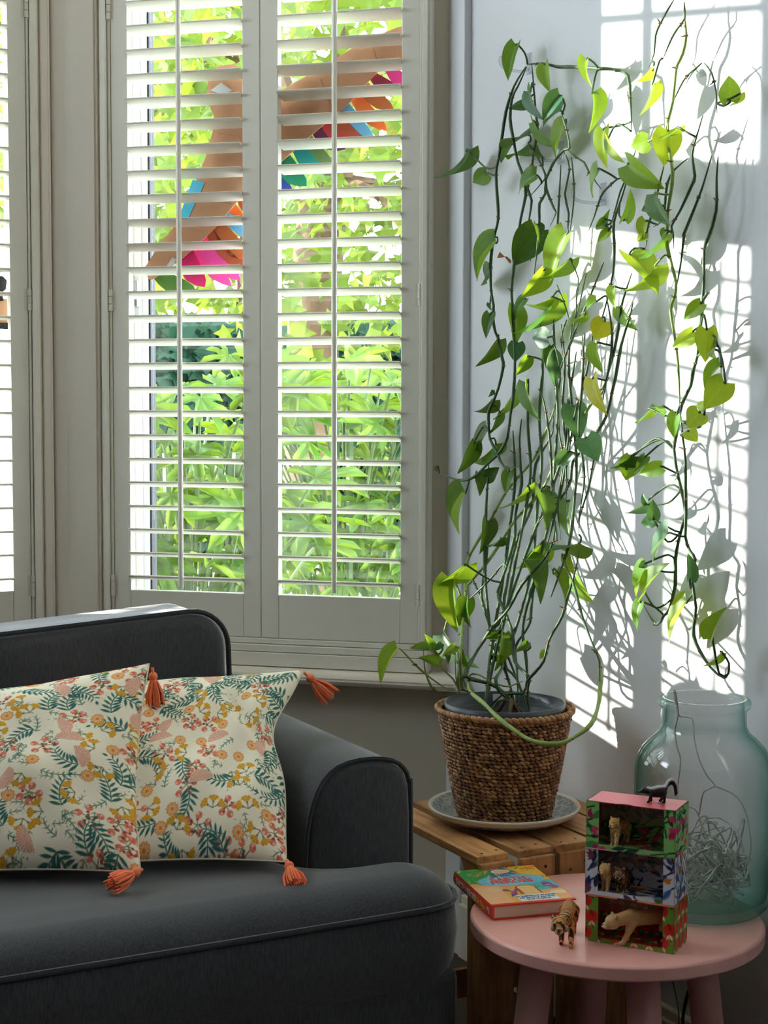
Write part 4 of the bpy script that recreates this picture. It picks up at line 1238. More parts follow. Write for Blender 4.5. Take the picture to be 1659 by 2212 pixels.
for li, ln in enumerate([q for q in LEAVES.strip().split('\n') if q.strip()]):
    c, a, e, wpx, mk = ln.split(); sc_ = CROP[c][2]
    ax, ay = cpx(c, *map(float, a.split(','))); ex, ey = cpx(c, *map(float, e.split(','))); wp = float(wpx) / sc_
    hang = LV.uniform(-.012, .03)
    if c == 'Q':
        off = LV.uniform(-.05, .02); pn = (sin(radians(27)), cos(radians(27)), 0)
        p = on_plane(ax, ay, (PC.x, PC.y - .03 + off * .0, 0), pn); q = on_plane(ex, ey, (PC.x, PC.y - .04, 0), pn)
    elif ax < 1020 and ay > 1180:
        p = on_x(ax, ay, -.22); q = on_x(ex, ey, -.235)
    else:
        d0 = max(.03, delta(ax, ay) + LV.uniform(-.005, .03)); p = on_x(ax, ay, -d0); q = on_x(ex, ey, -max(.02, d0 + hang))
    axis = q - p; L = axis.length; axis.normalize()
    view = (CAMP - p).normalized(); n0 = (view - axis * view.dot(axis)).normalized(); s0 = axis.cross(n0)
    W = wp / FPX * (p - CAMP).length; Wt = max(W, .56 * L); rho = math.acos(min(1, W / Wt)) * LV.choice((-1, 1))
    sv = s0 * cos(rho) + n0 * sin(rho); nv = sv.cross(axis) if True else n0
    if nv.dot(view) < 0 and abs(rho) < .9: nv = -nv
    Mx = Matrix((sv * Wt * 1.06, axis * L, nv * L)).transposed().to_4x4()
    sh = 3 if W > .62 * L else LV.choice((0, 1, 2, 4))
    full = Matrix.Translation(p) @ Mx
    mxx = max((full @ v.co).x for v in LM[MK[mk], sh].vertices)
    if mxx > -.006:
        p = p + (CAMP - p) * ((mxx + .008) / (p.x - CAMP.x))
    piece('leaf', LM[MK[mk], sh], plant, Matrix.Translation(p - ORIG[plant.name]) @ Mx)
    best = min(SAMP, key=lambda s: (s[0] - p).length)
    D = (best[0] - p).length
    if .004 < D < .24:
        mid = (best[0] + p) / 2 - axis * min(.02, D * .3) + Vector((0, 0, -.25 * D if best[0].z < p.z else .1 * D))
        stems_pet[best[1]].tube(catmull([best[0], mid, p, p + axis * L * .05], .008), .0021, 5)
for vi, (sm, w, ln) in enumerate(VN):
    m = stems_pet[vi]; n = len(sm)
    r0 = .0037 if n > 25 else .0031
    if ln == 'loop': r0 = .0046
    m.tube(sm, [r0 * (.88 + .12 * cos(i * .9)) * min(1, .3 + .18 * i, .22 + .14 * (n - 1 - i)) for i in range(n)], 7)
    light = ln.startswith('C 1240') or ln.startswith('E 470') or ln == 'loop' or ln.startswith('Q') or ln.startswith('X 720')
    so = part('stem', m, M['stem_light'] if light else M['stem'], plant, smooth=True)
    nd = MB()
    for i in range(LV.randint(2, 4), n - 3, LV.choice((4, 5))):
        p = sm[i]; nd.ball(p, (.0046, .0046, .0022), 6, 4)
        dv = Vector((LV.uniform(-1, .2), LV.uniform(-1, 1), LV.uniform(-.6, .6))).normalized()
        nd.tube([p, p + dv * LV.uniform(.006, .011)], [.0018, .0007], 4)
    if len(nd.v): part('nodes', nd, M['stem_brown'], so, kind='stuff')
part('dead_leaf', leaf_mesh(.6, .4, .3, .03), plain('dry_leaf', S(150, 92, 50), .8, .3, 40), plant, local=True, smooth=True)
dl = [q for q in plant.children if q.name.startswith('dead_leaf')][0]
p = on_x(*cpx('B', 690, 350), -.075)
dl.matrix_basis = Matrix.Translation(p - ORIG[plant.name]) @ Matrix.Rotation(radians(200), 4, 'Y') @ Matrix.Scale(.034, 4)
part('root', MB().tube([(PC.x - .02, PC.y - .05, PTOP - .03), (PC.x - .01, PC.y - .04, PTOP + .01), (PC.x + .02, PC.y - .03, PTOP - .03)], .005, 6), M['stem_brown'], plant, smooth=True)
part('root', MB().tube([(PC.x + .03, PC.y + .02, PTOP - .03), (PC.x + .02, PC.y + .01, PTOP + .02), (PC.x - .01, PC.y + .02, PTOP - .03)], .005, 6), M['stem_brown'], plant, smooth=True)

# clear adhesive hooks
for (px, py), lb in (((1144, 138), 'clear adhesive wall hook at the upper left of the vines'), ((1212, 330), 'clear adhesive wall hook in the middle of the vines'),
                     ((1304, 420), 'clear adhesive wall hook below the yellow leaves'), ((1522, 138), 'clear adhesive wall hook in the sunlit patch at the upper right')):
    p = on_x(px, py, -.002)
    t = thing('wall_hook', p, lb, 'hook', 'clear wall hooks holding the vines')
    part('plate', MB().box(p + Vector((-.0015, 0, 0)), (.003, .022, .045)), M['clear'], t, bevel=.001)
    part('hook_arm', MB().tube(catmull([p + Vector((-.003, 0, -.012)), p + Vector((-.02, 0, -.018)), p + Vector((-.062, 0, -.016)), p + Vector((-.074, 0, -.002)), p + Vector((-.07, 0, .008))], .006), .003, 6), M['clear'], t, smooth=True)

# ================================================================== pink table and what stands on it
TZ = H - .838; TC = Vector((-.291, 2.100, 0)); TR_ = .2445
pink = plain('pink_painted_wood', S(240, 176, 166), .34, .04, 14, .08, 120, .0005, spec=.6)
tb = thing('side_table', TC, 'round pink painted wooden side table with tapered legs', 'table')
part('tabletop', MB().lathe([(0, TZ - .026), (TR_ - .004, TZ - .026), (TR_, TZ - .023), (TR_, TZ - .004), (TR_ - .004, TZ), (0, TZ)], TC, 120), pink, tb, bevel=.0015)
CR, CF = Vector((cos(radians(27)), -sin(radians(27)), 0)), Vector((sin(radians(27)), cos(radians(27)), 0))
for lat, dep in ((-.132, -.055), (.145, .045), (-.018, .125), (.026, -.115)):
    o_ = CR * lat + CF * dep
    part('leg', MB().tube([TC + o_ + Vector((0, 0, TZ - .027)), TC + o_ * 1.18 + Vector((0, 0, .2)), TC + o_ * 1.35], [.0275, .0275, .019], 20), pink, tb, smooth=True)

# ---- book
BKO = Vector((-.4935, 2.168, TZ + .0005)); BRZ = radians(-11.5); BW, BL_, BT = .150, .204, .0245
book = thing('book', BKO, 'thick hardback children\'s book with bright illustrated cover and red spine', 'book', rz=BRZ)
cw, ch = 210, 285
cv = Canvas(cw, ch, (246, 176, 92)); r = random.Random(12)
yy, xx = np.mgrid[0:ch, 0:cw]; X = xx / cw; Y = yy / ch                # Y up the cover
def region(mask, col): cv.a[mask] = col
region((Y > .58) & (X < .42 + .05 * np.sin(Y * 20)), (52, 160, 84))
region((Y > .55) & (X > .62 + .04 * np.sin(Y * 16)), (242, 190, 62))
region((Y > .62) & (X > .36) & (X < .68 + .03 * np.sin(Y * 25)), (28, 128, 140))
region((Y < .56) & (Y > .22 + .1 * X) & (X > .66), (88, 190, 180))
region((Y < .30 + .12 * np.sin(X * 3.1)) & (X < .72), (244, 180, 84))
region((Y < .5) & (X < .30), (246, 190, 140))
region(Y < .035, (232, 70, 52))
for q in range(60):
    x, y = r.uniform(0, .45), r.uniform(.6, 1); cv.leaf(x * cw, y * ch, r.uniform(14, 34), r.uniform(6, 13), r.uniform(0, 6.28), r.choice([(60, 150, 70), (120, 185, 70), (36, 130, 84), (190, 205, 70), (240, 140, 70), (80, 170, 90)]))
for q in range(26):
    x, y = r.uniform(.66, 1), r.uniform(.58, 1); cv.leaf(x * cw, y * ch, r.uniform(8, 18), r.uniform(3, 6), r.uniform(0, 6.28), r.choice([(70, 110, 60), (236, 170, 50), (130, 120, 50), (250, 206, 90)]))
for q in range(16): cv.leaf(r.uniform(.42, .66) * cw, r.uniform(.82, 1) * ch, 18, 8, r.uniform(0, 6), r.choice([(240, 130, 120), (30, 120, 130), (236, 160, 150)]))
cv.disc(.52 * cw, .88 * ch, 24, (250, 246, 236), 16); cv.disc(.53 * cw, .875 * ch, 19, (244, 200, 160), 12)
cv.leaf(.80 * cw, .93 * ch, 44, 10, .15, (232, 104, 44)); cv.leaf(.84 * cw, .92 * ch, 30, 7, -.5, (160, 60, 40))
for q in range(70): cv.disc((.10 + .22 * r.random()) * cw, (.58 + .18 * r.random()) * ch, 1.2, (250, 250, 220))
cv.disc(.20 * cw, .66 * ch, 34, (44, 150, 78), 32)
for q in range(50): cv.disc((.08 + .26 * r.random()) * cw, (.57 + .18 * r.random()) * ch, 1.5, (190, 220, 120))
cv.disc(.535 * cw, .62 * ch, 86, (120, 198, 232), 44); cv.disc(.46 * cw, .61 * ch, 50, (150, 212, 238), 34)
for q in range(9): cv.leaf(.12 * cw + 4 * q, .33 * ch, 54, 7, .35 + .28 * q, (250, 208, 166))
for x, y in ((.34, .36), (.41, .30), (.47, .34), (.38, .24)):
    cv.disc(x * cw, y * ch, 8, r.choice([(140, 60, 150), (226, 60, 90), (60, 90, 180)])); cv.leaf(x * cw, y * ch, 20, 7, r.uniform(-2.4, -.6), (60, 90, 180))
for q in range(8): cv.line([((.68 + .035 * q) * cw, (.36 + .02 * (q % 3)) * ch), ((.76 + .03 * q) * cw, (.38 + .02 * (q % 2)) * ch)], 2, (40, 140, 140))
cv.disc(.885 * cw, .44 * ch, 13, (150, 70, 160), 17); cv.disc(.93 * cw, .36 * ch, 11, (160, 80, 168), 15); cv.line([(.86 * cw, .42 * ch), (.92 * cw, .42 * ch)], 3, (230, 200, 235))
cv.disc(.93 * cw, .22 * ch, 26, (246, 228, 196), 13)
cv.disc(.60 * cw, .40 * ch, 27, (178, 92, 56), 18); cv.rect(.47 * cw, .23 * ch, .73 * cw, .40 * ch, (178, 92, 56)); cv.disc(.60 * cw, .40 * ch, 22, (248, 204, 138), 14); cv.rect(.51 * cw, .21 * ch, .70 * cw, .40 * ch, (248, 204, 138))
cv.rect(.38 * cw, .045 * ch, .84 * cw, .205 * ch, (240, 244, 250))
part('cover_art', flat_print('cover_art', cv, (.0015, .001, BT + .0003), (BW - .0015, 0, 0), (0, BL_ - .002, 0)), painted('printed_cover', .38, .5), book, local=True)
redc = plain('red_cover_board', S(228, 62, 44), .42, .03, 20)
m = MB().box2((.004, 0, 0), (BW + .0015, BL_, .0024)).box2((.004, 0, BT - .0024), (BW + .0015, BL_, BT)); part('boards', m, redc, book, local=True, bevel=.0006)
m = MB(); n = 9; vs = []
for y in (0, BL_):
    for k in range(n): a = pi / 2 + pi * k / (n - 1); vs.append((.005 + .005 * cos(a), y, BT / 2 + BT / 2 * sin(a)))
m.add(vs, [(k, k + 1, n + k + 1, n + k) for k in range(n - 1)] + [tuple(range(n)), tuple(range(n, 2 * n))[::-1]])
part('spine', m, redc, book, local=True, smooth=False)
t = NT('page_block'); w_ = t.node('ShaderNodeTexWave', bands_direction='Z'); w_.inputs['Scale'].default_value = 260; t.link(t.coord(), w_.inputs['Vector'])
t.base(t.ramp(w_.outputs['Fac'], [(0, S(216, 196, 172)), (1, S(240, 228, 210))])); t.b.inputs['Roughness'].default_value = .9
part('pages', MB().box2((.005, .003, .0025), (BW - .003, BL_ - .003, BT - .0025)), t.m, book, local=True)
def flat_text(name, s, size, col, parent, Mx, bold=0, mat=None):
    me = text_mesh(s, size, bold=bold); me.transform(Mx)
    return part(name, me, mat or plain('ink_' + name, S(*col), .6), parent, local=True)
tz = BT + .0006; Tm = Matrix.Translation
ink_r = plain('coral_ink', S(240, 84, 84), .5); ink_b = plain('blue_ink', S(40, 90, 140), .5); ink_w = plain('white_ink', S(250, 236, 232), .5); ink_y = plain('yellow_ink', S(250, 190, 60), .5)
flat_text('title', 'EARTH', .0215, 0, book, Tm((.078, BL_ * .655, tz)), .0006, ink_r)
flat_text('title', 'HEROES', .0215, 0, book, Tm((.079, BL_ * .575, tz)), .0006, ink_r)
flat_text('author_name', 'Lily Dyu', .0115, 0, book, Tm((.070, BL_ * .745, tz)), .0002, ink_b)
for i, s in enumerate(('20 INSPIRING STORIES', 'OF PEOPLE SAVING', 'OUR WORLD')):
    flat_text('subtitle', s, .0072, 0, book, Tm((.091, BL_ * (.165 - .042 * i), tz)), 0, ink_b)
SP = Matrix(((0, 0, -1, -.0008), (-1, 0, 0, 0), (0, 1, 0, BT / 2), (0, 0, 0, 1)))
def spine_text(s, y, size, mat): flat_text('spine_text', s, size, 0, book, Matrix.Translation((0, y, 0)) @ SP, .0004, mat)
spine_text('EARTH HEROES', .132, .0155, ink_w); spine_text('Lily Dyu', .056, .0135, ink_y); part('publisher_mark', MB().ball((-.0004, .020, BT * .58), (.0006, .0035, .0035), 10, 8).ball((-.0004, .0125, BT * .50), (.0006, .0022, .0052), 10, 8), ink_w, book, local=True, smooth=True)

# ---- stacked printed card boxes
def leaf_print(w, h, bgc, leaves, flowers, seed, dens=1.0, vein=True):
    r = random.Random(seed); c = Canvas(w, h, bgc)
    for q in range(int(w * h / 420 * dens)):
        x, y, a = r.uniform(0, w), r.uniform(0, h), r.uniform(0, 6.28); L = r.uniform(12, 24)
        col = r.choice(leaves); c.line([(x, y), (x + cos(a + 2.8) * L * .7, y + sin(a + 2.8) * L * .7)], 1.3, tuple(v * .6 for v in leaves[0])); c.leaf(x, y, L, L * .42, a, col)
        if r.random() < .4: c.leaf(x, y, L * .9, L * .16, a, tuple(v * .65 for v in col))
    for q in range(int(w * h / 900 * dens)):
        x, y = r.uniform(0, w), r.uniform(0, h); col = r.choice(flowers); a0 = r.uniform(0, 6.28)
        for k in range(4): c.leaf(x, y, r.uniform(7, 12), 4.5, a0 + (k - 1.5) * .5, col)
    return c
def tulip_print(w, h, seed):
    r = random.Random(seed); c = Canvas(w, h, (104, 150, 48))
    for j in range(-1, h // 22 + 1):
        for i in range(-1, w // 20 + 1):
            x, y = (i + .5 * (j % 2)) * 20 + r.uniform(-2, 2), j * 22 + r.uniform(-2, 2) + 8
            c.line([(x, y), (x + r.uniform(-3, 3), y - 12)], 2, (50, 96, 36))
            c.disc(x, y + 4, 8.5, (204, 34, 26), 9); c.leaf(x - 3, y + 14, 12, 5, -1.1, (150, 18, 18))
            for k in (-.5, 0, .5): c.leaf(x, y - 2, 9, 3.2, pi / 2 * 3 + k, (246, 238, 226) if k else (240, 130, 40))
    return c
S1 = dict(green=((140, 200, 112), [(32, 110, 56), (60, 140, 70), (24, 70, 50)], [(196, 26, 92), (220, 60, 110)]),
          white=((228, 230, 244), [(48, 70, 140), (40, 50, 90), (96, 132, 200), (74, 60, 86)], [(214, 130, 60), (120, 60, 80), (70, 130, 70)]))
BXW, BXD, BXH, TH = .146, .070, .0752, .0013
prm = painted('printed_card', .5, .35)
def card_box(i, style, label, top_mat, rz, off, inner_text):
    bo = on_z(1264, 2031, TZ) + Vector((off[0], off[1], 0)); bo.z = TZ + .0004 + i * (BXH + .0006)
    t = thing('card_box', bo, label, 'box', 'open fronted printed card boxes in a stack', rz=rz)
    def pr(w, h, k):
        if style == 'tulip': return tulip_print(w, h, 40 + k)
        bgc, lv, fl = S1[style]; return leaf_print(w, h, bgc, lv, fl, 100 * i + k, 2.4)
    def panel(name, o, ux, uy, k, res=900):
        o, ux, uy = Vector(o), Vector(ux), Vector(uy); n = ux.cross(uy).normalized()
        w, h = max(8, int(ux.length * res)), max(8, int(uy.length * res)); c = pr(w, h, k)
        p = part(name, flat_print(name, c, o, ux, uy), prm, t, local=True)
        inner = o - n * TH; m = MB().add([inner, inner + ux, inner + ux + uy, inner + uy, o, o + ux, o + ux + uy, o + uy],
              [(3, 2, 1, 0), (0, 1, 5, 4), (1, 2, 6, 5), (2, 3, 7, 6), (3, 0, 4, 7)])
        part(name + '_core', m, top_mat if name == 'top' else cardm[style], p, local=True)
        return p
    W, D, Hh = BXW, BXD, BXH
    panel('side_panel', (W, 0, 0), (0, D, 0), (0, 0, Hh), 1); panel('side_panel', (0, D, 0), (0, -D, 0), (0, 0, Hh), 2)
    panel('front_strip', (0, 0, 0), (.021, 0, 0), (0, 0, Hh), 3); panel('front_strip', (W - .019, 0, 0), (.019, 0, 0), (0, 0, Hh), 4)
    panel('front_lip', (.021, 0, 0), (W - .04, 0, 0), (0, 0, .007), 5, 700)
    panel('floor_panel', (.0015, .0015, TH * 1.6), (W - .003, 0, 0), (0, D - .003, 0), 6, 700)
    # inside back: print below, pale message panel
    w, h = 150, 78; c = pr(w, h, 7); c.a[30:, :] = c.a[30:, :] * .35 + np.array((214, 196, 186)) * .65
    for q in range(7): c.a[44 + 4 * q, 84:84 + r.randint(40, 58)] = (120, 100, 96)
    part('back_panel', flat_print('back_panel', c, (0, D - .001, 0), (W, 0, 0), (0, 0, Hh)), prm, t, local=True)
    part('back_outer', MB().box2((0, D - .0008, 0), (W, D, Hh)), cardm[style], t, local=True)
    if i == 2:
        # plain top with a torn half-round thumb notch on its front edge
        fr = [(0, 0)] + [(.050 + .03 * q / 8, .004 * sin(pi * q / 8)) for q in range(9)] + [(W, 0)]
        pts = fr + [(W, D), (0, D)]
        part('top', MB().prism(pts, Hh - TH, Hh), top_mat, t, local=True)
    else:
        part('top', MB().box2((0, .004, Hh - TH), (W, D, Hh)), top_mat, t, local=True)
        part('torn_flap', MB().box2((0, -.002, Hh - .0012), (.052, .004, Hh)), top_mat, t, local=True)
        part('torn_flap', MB().box2((.085, -.002, Hh - .0012), (W, .004, Hh)), top_mat, t, local=True)
    if inner_text:
        Mx = Matrix.Translation((.086, D - .0022, .044)) @ Matrix.Rotation(pi / 2, 4, 'X') @ Matrix.Rotation(pi, 4, 'Z')
        flat_text('message', 'Thank you', .0088, (60, 52, 56), t, Mx, .0)
    return t
cardm = dict(green=plain('card_inside_rose', S(190, 140, 130), .8), white=plain('card_inside_pale', S(200, 190, 190), .8), tulip=plain('card_inside_buff', S(176, 140, 120), .8))
b1 = card_box(0, 'tulip', 'bottom card box of the stack, red tulip print, lioness figure inside', plain('orange_card', S(226, 124, 84), .6), radians(-54), (0, 0), False)
b2 = card_box(1, 'white', 'middle card box of the stack, white with blue leaf print', plain('rose_card', S(222, 170, 156), .6), radians(-52.5), (-.001, .001), True)
b3 = card_box(2, 'green', 'top card box of the stack, green leaf print with pink top', plain('pink_gloss_card', S(226, 104, 120), .3, .05), radians(-54), (-.0005, 0), False)
# reverse faces of prints must face outwards both ways: prints are double sided

# ---- small animal figures
def blob(name, caps, vox, smooth=3):
    m = MB()
    for p0, r0, p1, r1 in caps:
        p0, p1 = Vector(p0), Vector(p1); n = max(1, int((p1 - p0).length / (min(r0, r1) * .5)))
        for k in range(n + 1): t = k / n; m.ball(p0.lerp(p1, t), r0 + (r1 - r0) * t, 12, 8)
    me = m.mesh(name); o = bpy.data.objects.new(name, me); COL.objects.link(o)
    md = o.modifiers.new('r', 'REMESH'); md.mode = 'VOXEL'; md.voxel_size = vox
    ms = o.modifiers.new('s', 'SMOOTH'); ms.iterations = smooth; ms.factor = .5
    bpy.context.view_layer.update()
    out = bpy.data.meshes.new_from_object(o.evaluated_get(bpy.context.evaluated_depsgraph_get()))
    bpy.data.objects.remove(o); bpy.data.meshes.remove(me)
    out.polygons.foreach_set('use_smooth', [True] * len(out.polygons)); return out
def cat(bodylen=1.25, head=1.0, hp=(1.05, 0, .80), step=(.12, -.10, -.12, .1), neck=.2, slim=1.0, tail=None, legr=1.0):
    hx, hy, hz = hp; R = .2 * head; b = bodylen; s = slim
    c = [((-b * .62, 0, .80), .24 * s, (.30, 0, .80), .25 * s), ((.2, 0, .80), .26 * s, (.42, 0, .76), .26 * s), ((-b * .62, 0, .78), .25 * s, (-b * .7, 0, .76), .23 * s),
         ((.42, 0, .86), neck * 1.1, (hx - .12, hy * .7, hz + .02), neck * .9),
         ((hx, hy, hz), R, (hx + .02, hy, hz), R), ((hx + R * .6, hy, hz - R * .3), R * .52, (hx + R * 1.15, hy, hz - R * .42), R * .40),
         ((hx + R * .5, hy, hz - R * .55), R * .42, (hx + R * .95, hy, hz - R * .68), R * .30)]
    for sd in (-1, 1):
        c.append(((hx - R * .25, hy + sd * R * .72, hz + R * .72), R * .30, (hx - R * .2, hy + sd * R * .8, hz + R * .95), R * .20))
        c.append(((hx + R * .2, hy + sd * R * .5, hz - R * .3), R * .5, (hx + R * .2, hy + sd * R * .5, hz - R * .3), R * .5))
    for sd, q in ((-1, step[0]), (1, step[1])):
        y = sd * .15 * s
        c += [((.40, y, .68), .15 * legr, (.40 + q * .5, y * 1.1, .40), .105 * legr), ((.40 + q * .5, y * 1.1, .40), .105 * legr, (.42 + q, y * 1.1, .10), .08 * legr), ((.42 + q, y * 1.1, .07), .075 * legr, (.52 + q, y * 1.1, .06), .075 * legr)]
    for sd, q in ((-1, step[2]), (1, step[3])):
        y = sd * .15 * s; x = -b * .64
        c += [((x, y, .70), .19 * legr, (x + .10 + q * .5, y * 1.15, .45), .13 * legr), ((x + .10 + q * .5, y * 1.15, .45), .115 * legr, (x - .12 + q, y * 1.15, .30), .075 * legr),
              ((x - .12 + q, y * 1.15, .30), .07 * legr, (x - .06 + q, y * 1.15, .08), .065 * legr), ((x - .05 + q, y * 1.15, .06), .07 * legr, (x + .05 + q, y * 1.15, .055), .07 * legr)]
    tl = tail or [(-b * .7 - .15, 0, .72), (-b * .7 - .3, .05, .5), (-b * .7 - .36, .08, .28), (-b * .7 - .46, .1, .22)]
    for k in range(len(tl) - 1): c.append((tl[k], .05, tl[k + 1], .045))
    return c, R
def fur(name, base, belly, mark=None, kind=None, scale=1.0):
    t = NT(name); v = t.coord(); n = t.noise(v, 260, 3); sep = t.node('ShaderNodeSeparateXYZ'); t.link(v, sep.inputs[0])
    zr = t.node('ShaderNodeMapRange'); zr.inputs[1].default_value = .012 * scale; zr.inputs[2].default_value = .045 * scale; t.link(sep.outputs[2], zr.inputs[0])
    col = t.mix(zr.outputs[0], belly, base); col = t.mix(.25, col, t.ramp(n, [(.3, tuple(x * .7 for x in base)), (.7, tuple(min(1, x * 1.2) for x in base))]))
    if kind == 'stripe':
        w = t.node('ShaderNodeTexWave'); w.inputs['Scale'].default_value = 46 / scale; w.inputs['Distortion'].default_value = 3.5; w.inputs['Detail'].default_value = 2; w.inputs['Detail Scale'].default_value = 2
        t.link(v, w.inputs['Vector']); mk = t.ramp(w.outputs['Fac'], [(.68, (0, 0, 0)), (.76, (1, 1, 1))]); col = t.mix(mk, col, mark)
    if kind == 'spot':
        w = t.node('ShaderNodeTexVoronoi'); w.inputs['Scale'].default_value = 260 / scale; t.link(v, w.inputs['Vector'])
        mk = t.ramp(w.outputs['Distance'], [(.22, (1, 1, 1)), (.32, (0, 0, 0))]); col = t.mix(mk, col, mark)
    t.base(col); t.b.inputs['Roughness'].default_value = .6; t.bump(n, .4, .0004); return t.m
darkm = plain('painted_black', S(24, 20, 20), .4)
def figure(name, label, caps, R, hp, scale, loc, rz, mat, vox=.022, pale=None, cheek=False):
    t = thing(name, loc, label, 'figurine', rz=rz)
    me = blob(name, caps, vox); zmin = min(v.co.z for v in me.vertices)
    me.transform(Matrix.Scale(scale, 4) @ Matrix.Translation((0, 0, -zmin))); part('body', me, mat, t, local=True)
    hx, hy, hz = hp; hz -= zmin; m = MB()
    for sd in (-1, 1): m.ball(Vector((hx + R * .78, hy + sd * R * .42, hz + R * .18)) * scale, R * .13 * scale, 8, 6)
    m.ball(Vector((hx + R * 1.5, hy, hz - R * .30)) * scale, (R * .12 * scale, R * .2 * scale, R * .13 * scale), 8, 6)
    m.box(Vector((hx + R * 1.44, hy, hz - R * .58)) * scale, (R * .1 * scale, R * .34 * scale, R * .05 * scale))
    part('face', m, darkm, t, local=True, smooth=True)
    if pale:
        m = MB()
        for sd in (-1, 1):
            m.ball(Vector((hx + R * 1.22, hy + sd * R * .2, hz - R * .48)) * scale, (R * .34 * scale, R * .27 * scale, R * .22 * scale), 10, 8)
            m.ball(Vector((hx - R * .05, hy + sd * R * .80, hz + R * .84)) * scale, (R * .10 * scale, R * .15 * scale, R * .19 * scale), 8, 6)
            if cheek:
                m.ball(Vector((hx + R * .42, hy + sd * R * .80, hz - R * .25)) * scale, (R * .42 * scale, R * .24 * scale, R * .42 * scale), 10, 8)
                m.ball(Vector((hx + R * .76, hy + sd * R * .34, hz + R * .42)) * scale, (R * .14 * scale, R * .17 * scale, R * .12 * scale), 8, 6)
        m.ball(Vector((hx + R * 1.0, hy, hz - R * .78)) * scale, (R * .28 * scale, R * .22 * scale, R * .14 * scale), 8, 6)
        part('muzzle', m, pale, t, local=True, smooth=True)
    return t
palem = plain('painted_cream', S(222, 204, 178), .6); paletig = plain('painted_grey_cream', S(176, 152, 130), .6)
tan = S(196, 150, 96)
hp = (1.02, -.16, .80); caps, R = cat(1.25, 1.30, hp, (-.02, .20, -.1, .15), .21, .92)
tp = on_z(1222, 2047, TZ); fd = radians(-128)
figure('tiger_figure', 'striped orange tiger figurine standing beside the book', caps, R, hp, .052, tp - Vector((cos(fd), sin(fd), 0)) * .034 + Vector((0, 0, .0003)), fd,
       fur('tiger_fur', S(206, 136, 66), S(222, 138, 76), S(40, 28, 22), 'stripe', 1.0), pale=paletig, cheek=True)
def in_box(bx, lx, ly): return bx.matrix_world if False else (Matrix.Translation(bx.location) @ Matrix.Rotation(bx.rotation_euler.z, 4, 'Z')) @ Vector((lx, ly, TH * 1.7 + .0004))
hp = (1.05, .12, .76); caps, R = cat(1.15, 1.2, hp, (.05, .30, -.1, .1), .22, 1.0, tail=[(-.95, 0, .72), (-1.0, .05, .5), (-.98, .1, .3), (-.9, .12, .2)])
p = in_box(b1, .088, .024); figure('lioness_figure', 'tan lioness figurine stepping out of the red tulip box', caps, R, hp, .050, p, b1.rotation_euler.z + radians(-142), fur('lioness_fur', S(190, 146, 96), S(200, 160, 112)), pale=palem)
hp = (.62, .12, 1.12); caps, R = cat(.75, 1.25, hp, (.0, .06, .04, -.02), .2, .85, tail=[(-.6, 0, .7), (-.7, .05, .5), (-.72, .08, .3)])
p = in_box(b2, .036, .026); figure('lion_cub_figure', 'pale tan lion cub figurine in the middle box', caps, R, hp, .036, p, b2.rotation_euler.z + radians(-112), fur('cub_fur', S(214, 170, 112), S(226, 190, 140), scale=.8), pale=palem)
hp = (.62, -.05, 1.0); caps, R = cat(.75, 1.35, hp, (.05, .0, .04, -.02), .22, .85, tail=[(-.6, 0, .7), (-.7, .05, .5), (-.72, .08, .3)])
p = in_box(b2, .054, .030); figure('tiger_cub_figure', 'dark striped tiger cub figurine beside the lion cub', caps, R, hp, .034, p, b2.rotation_euler.z + radians(-86), fur('tiger_cub_fur', S(150, 108, 70), S(196, 130, 70), S(30, 24, 22), 'stripe', .7), pale=paletig, cheek=True)
hp = (.66, .10, 1.12); caps, R = cat(.85, 1.15, hp, (.02, .12, -.12, .05), .18, .75, tail=[(-.7, 0, .7), (-.82, .05, .5), (-.85, .08, .3)])
p = in_box(b3, .046, .028); figure('cheetah_cub_figure', 'spotted yellow cheetah cub figurine in the green box', caps, R, hp, .036, p, b3.rotation_euler.z + radians(-100), fur('cheetah_fur', S(214, 166, 96), S(232, 200, 150), S(60, 40, 26), 'spot', .8), pale=palem)
# skunk
sk_hp = (.86, 0, .56); R = .15
c = [((-.45, 0, .50), .28, (.30, 0, .46), .22), ((.30, 0, .48), .18, (.70, 0, .54), .14), ((.80, 0, .55), .15, (.86, 0, .54), .13), ((.92, 0, .52), .10, (1.10, 0, .47), .055)]
for sd in (-1, 1):
    c += [((.78, sd * .10, .67), .045, (.78, sd * .11, .70), .035), ((.30, sd * .14, .40), .11, (.36 + .1 * sd, sd * .15, .10), .075), ((.36 + .1 * sd, sd * .15, .06), .065, (.46 + .1 * sd, sd * .15, .05), .055),
          ((-.5, sd * .15, .42), .15, (-.46 - .08 * sd, sd * .16, .10), .085), ((-.46 - .08 * sd, sd * .16, .06), .07, (-.34 - .08 * sd, sd * .16, .05), .06)]
tl = [(-.6, 0, .62), (-.72, 0, .82), (-.92, 0, .98), (-1.12, 0, .96), (-1.26, 0, .78), (-1.30, 0, .52), (-1.26, 0, .36)]
tr_ = [.10, .11, .13, .14, .14, .12, .05]
for k in range(6): c.append((tl[k], tr_[k], tl[k + 1], tr_[k + 1]))
top = (Matrix.Translation(b3.location) @ Matrix.Rotation(b3.rotation_euler.z, 4, 'Z')) @ Vector((.103, .034, BXH + .0005))
sk = thing('skunk_figure', top, 'black and white skunk figurine with raised tail on the stack', 'figurine', rz=radians(-27 + 176))
me = blob('skunk', c, .02); zmin = min(v.co.z for v in me.vertices); me.transform(Matrix.Diagonal((.0242, .034, .034, 1)) @ Matrix.Translation((0, 0, -zmin)))
part('body', me, plain('black_fur', S(22, 20, 22), .45, .3, 200), sk, local=True)
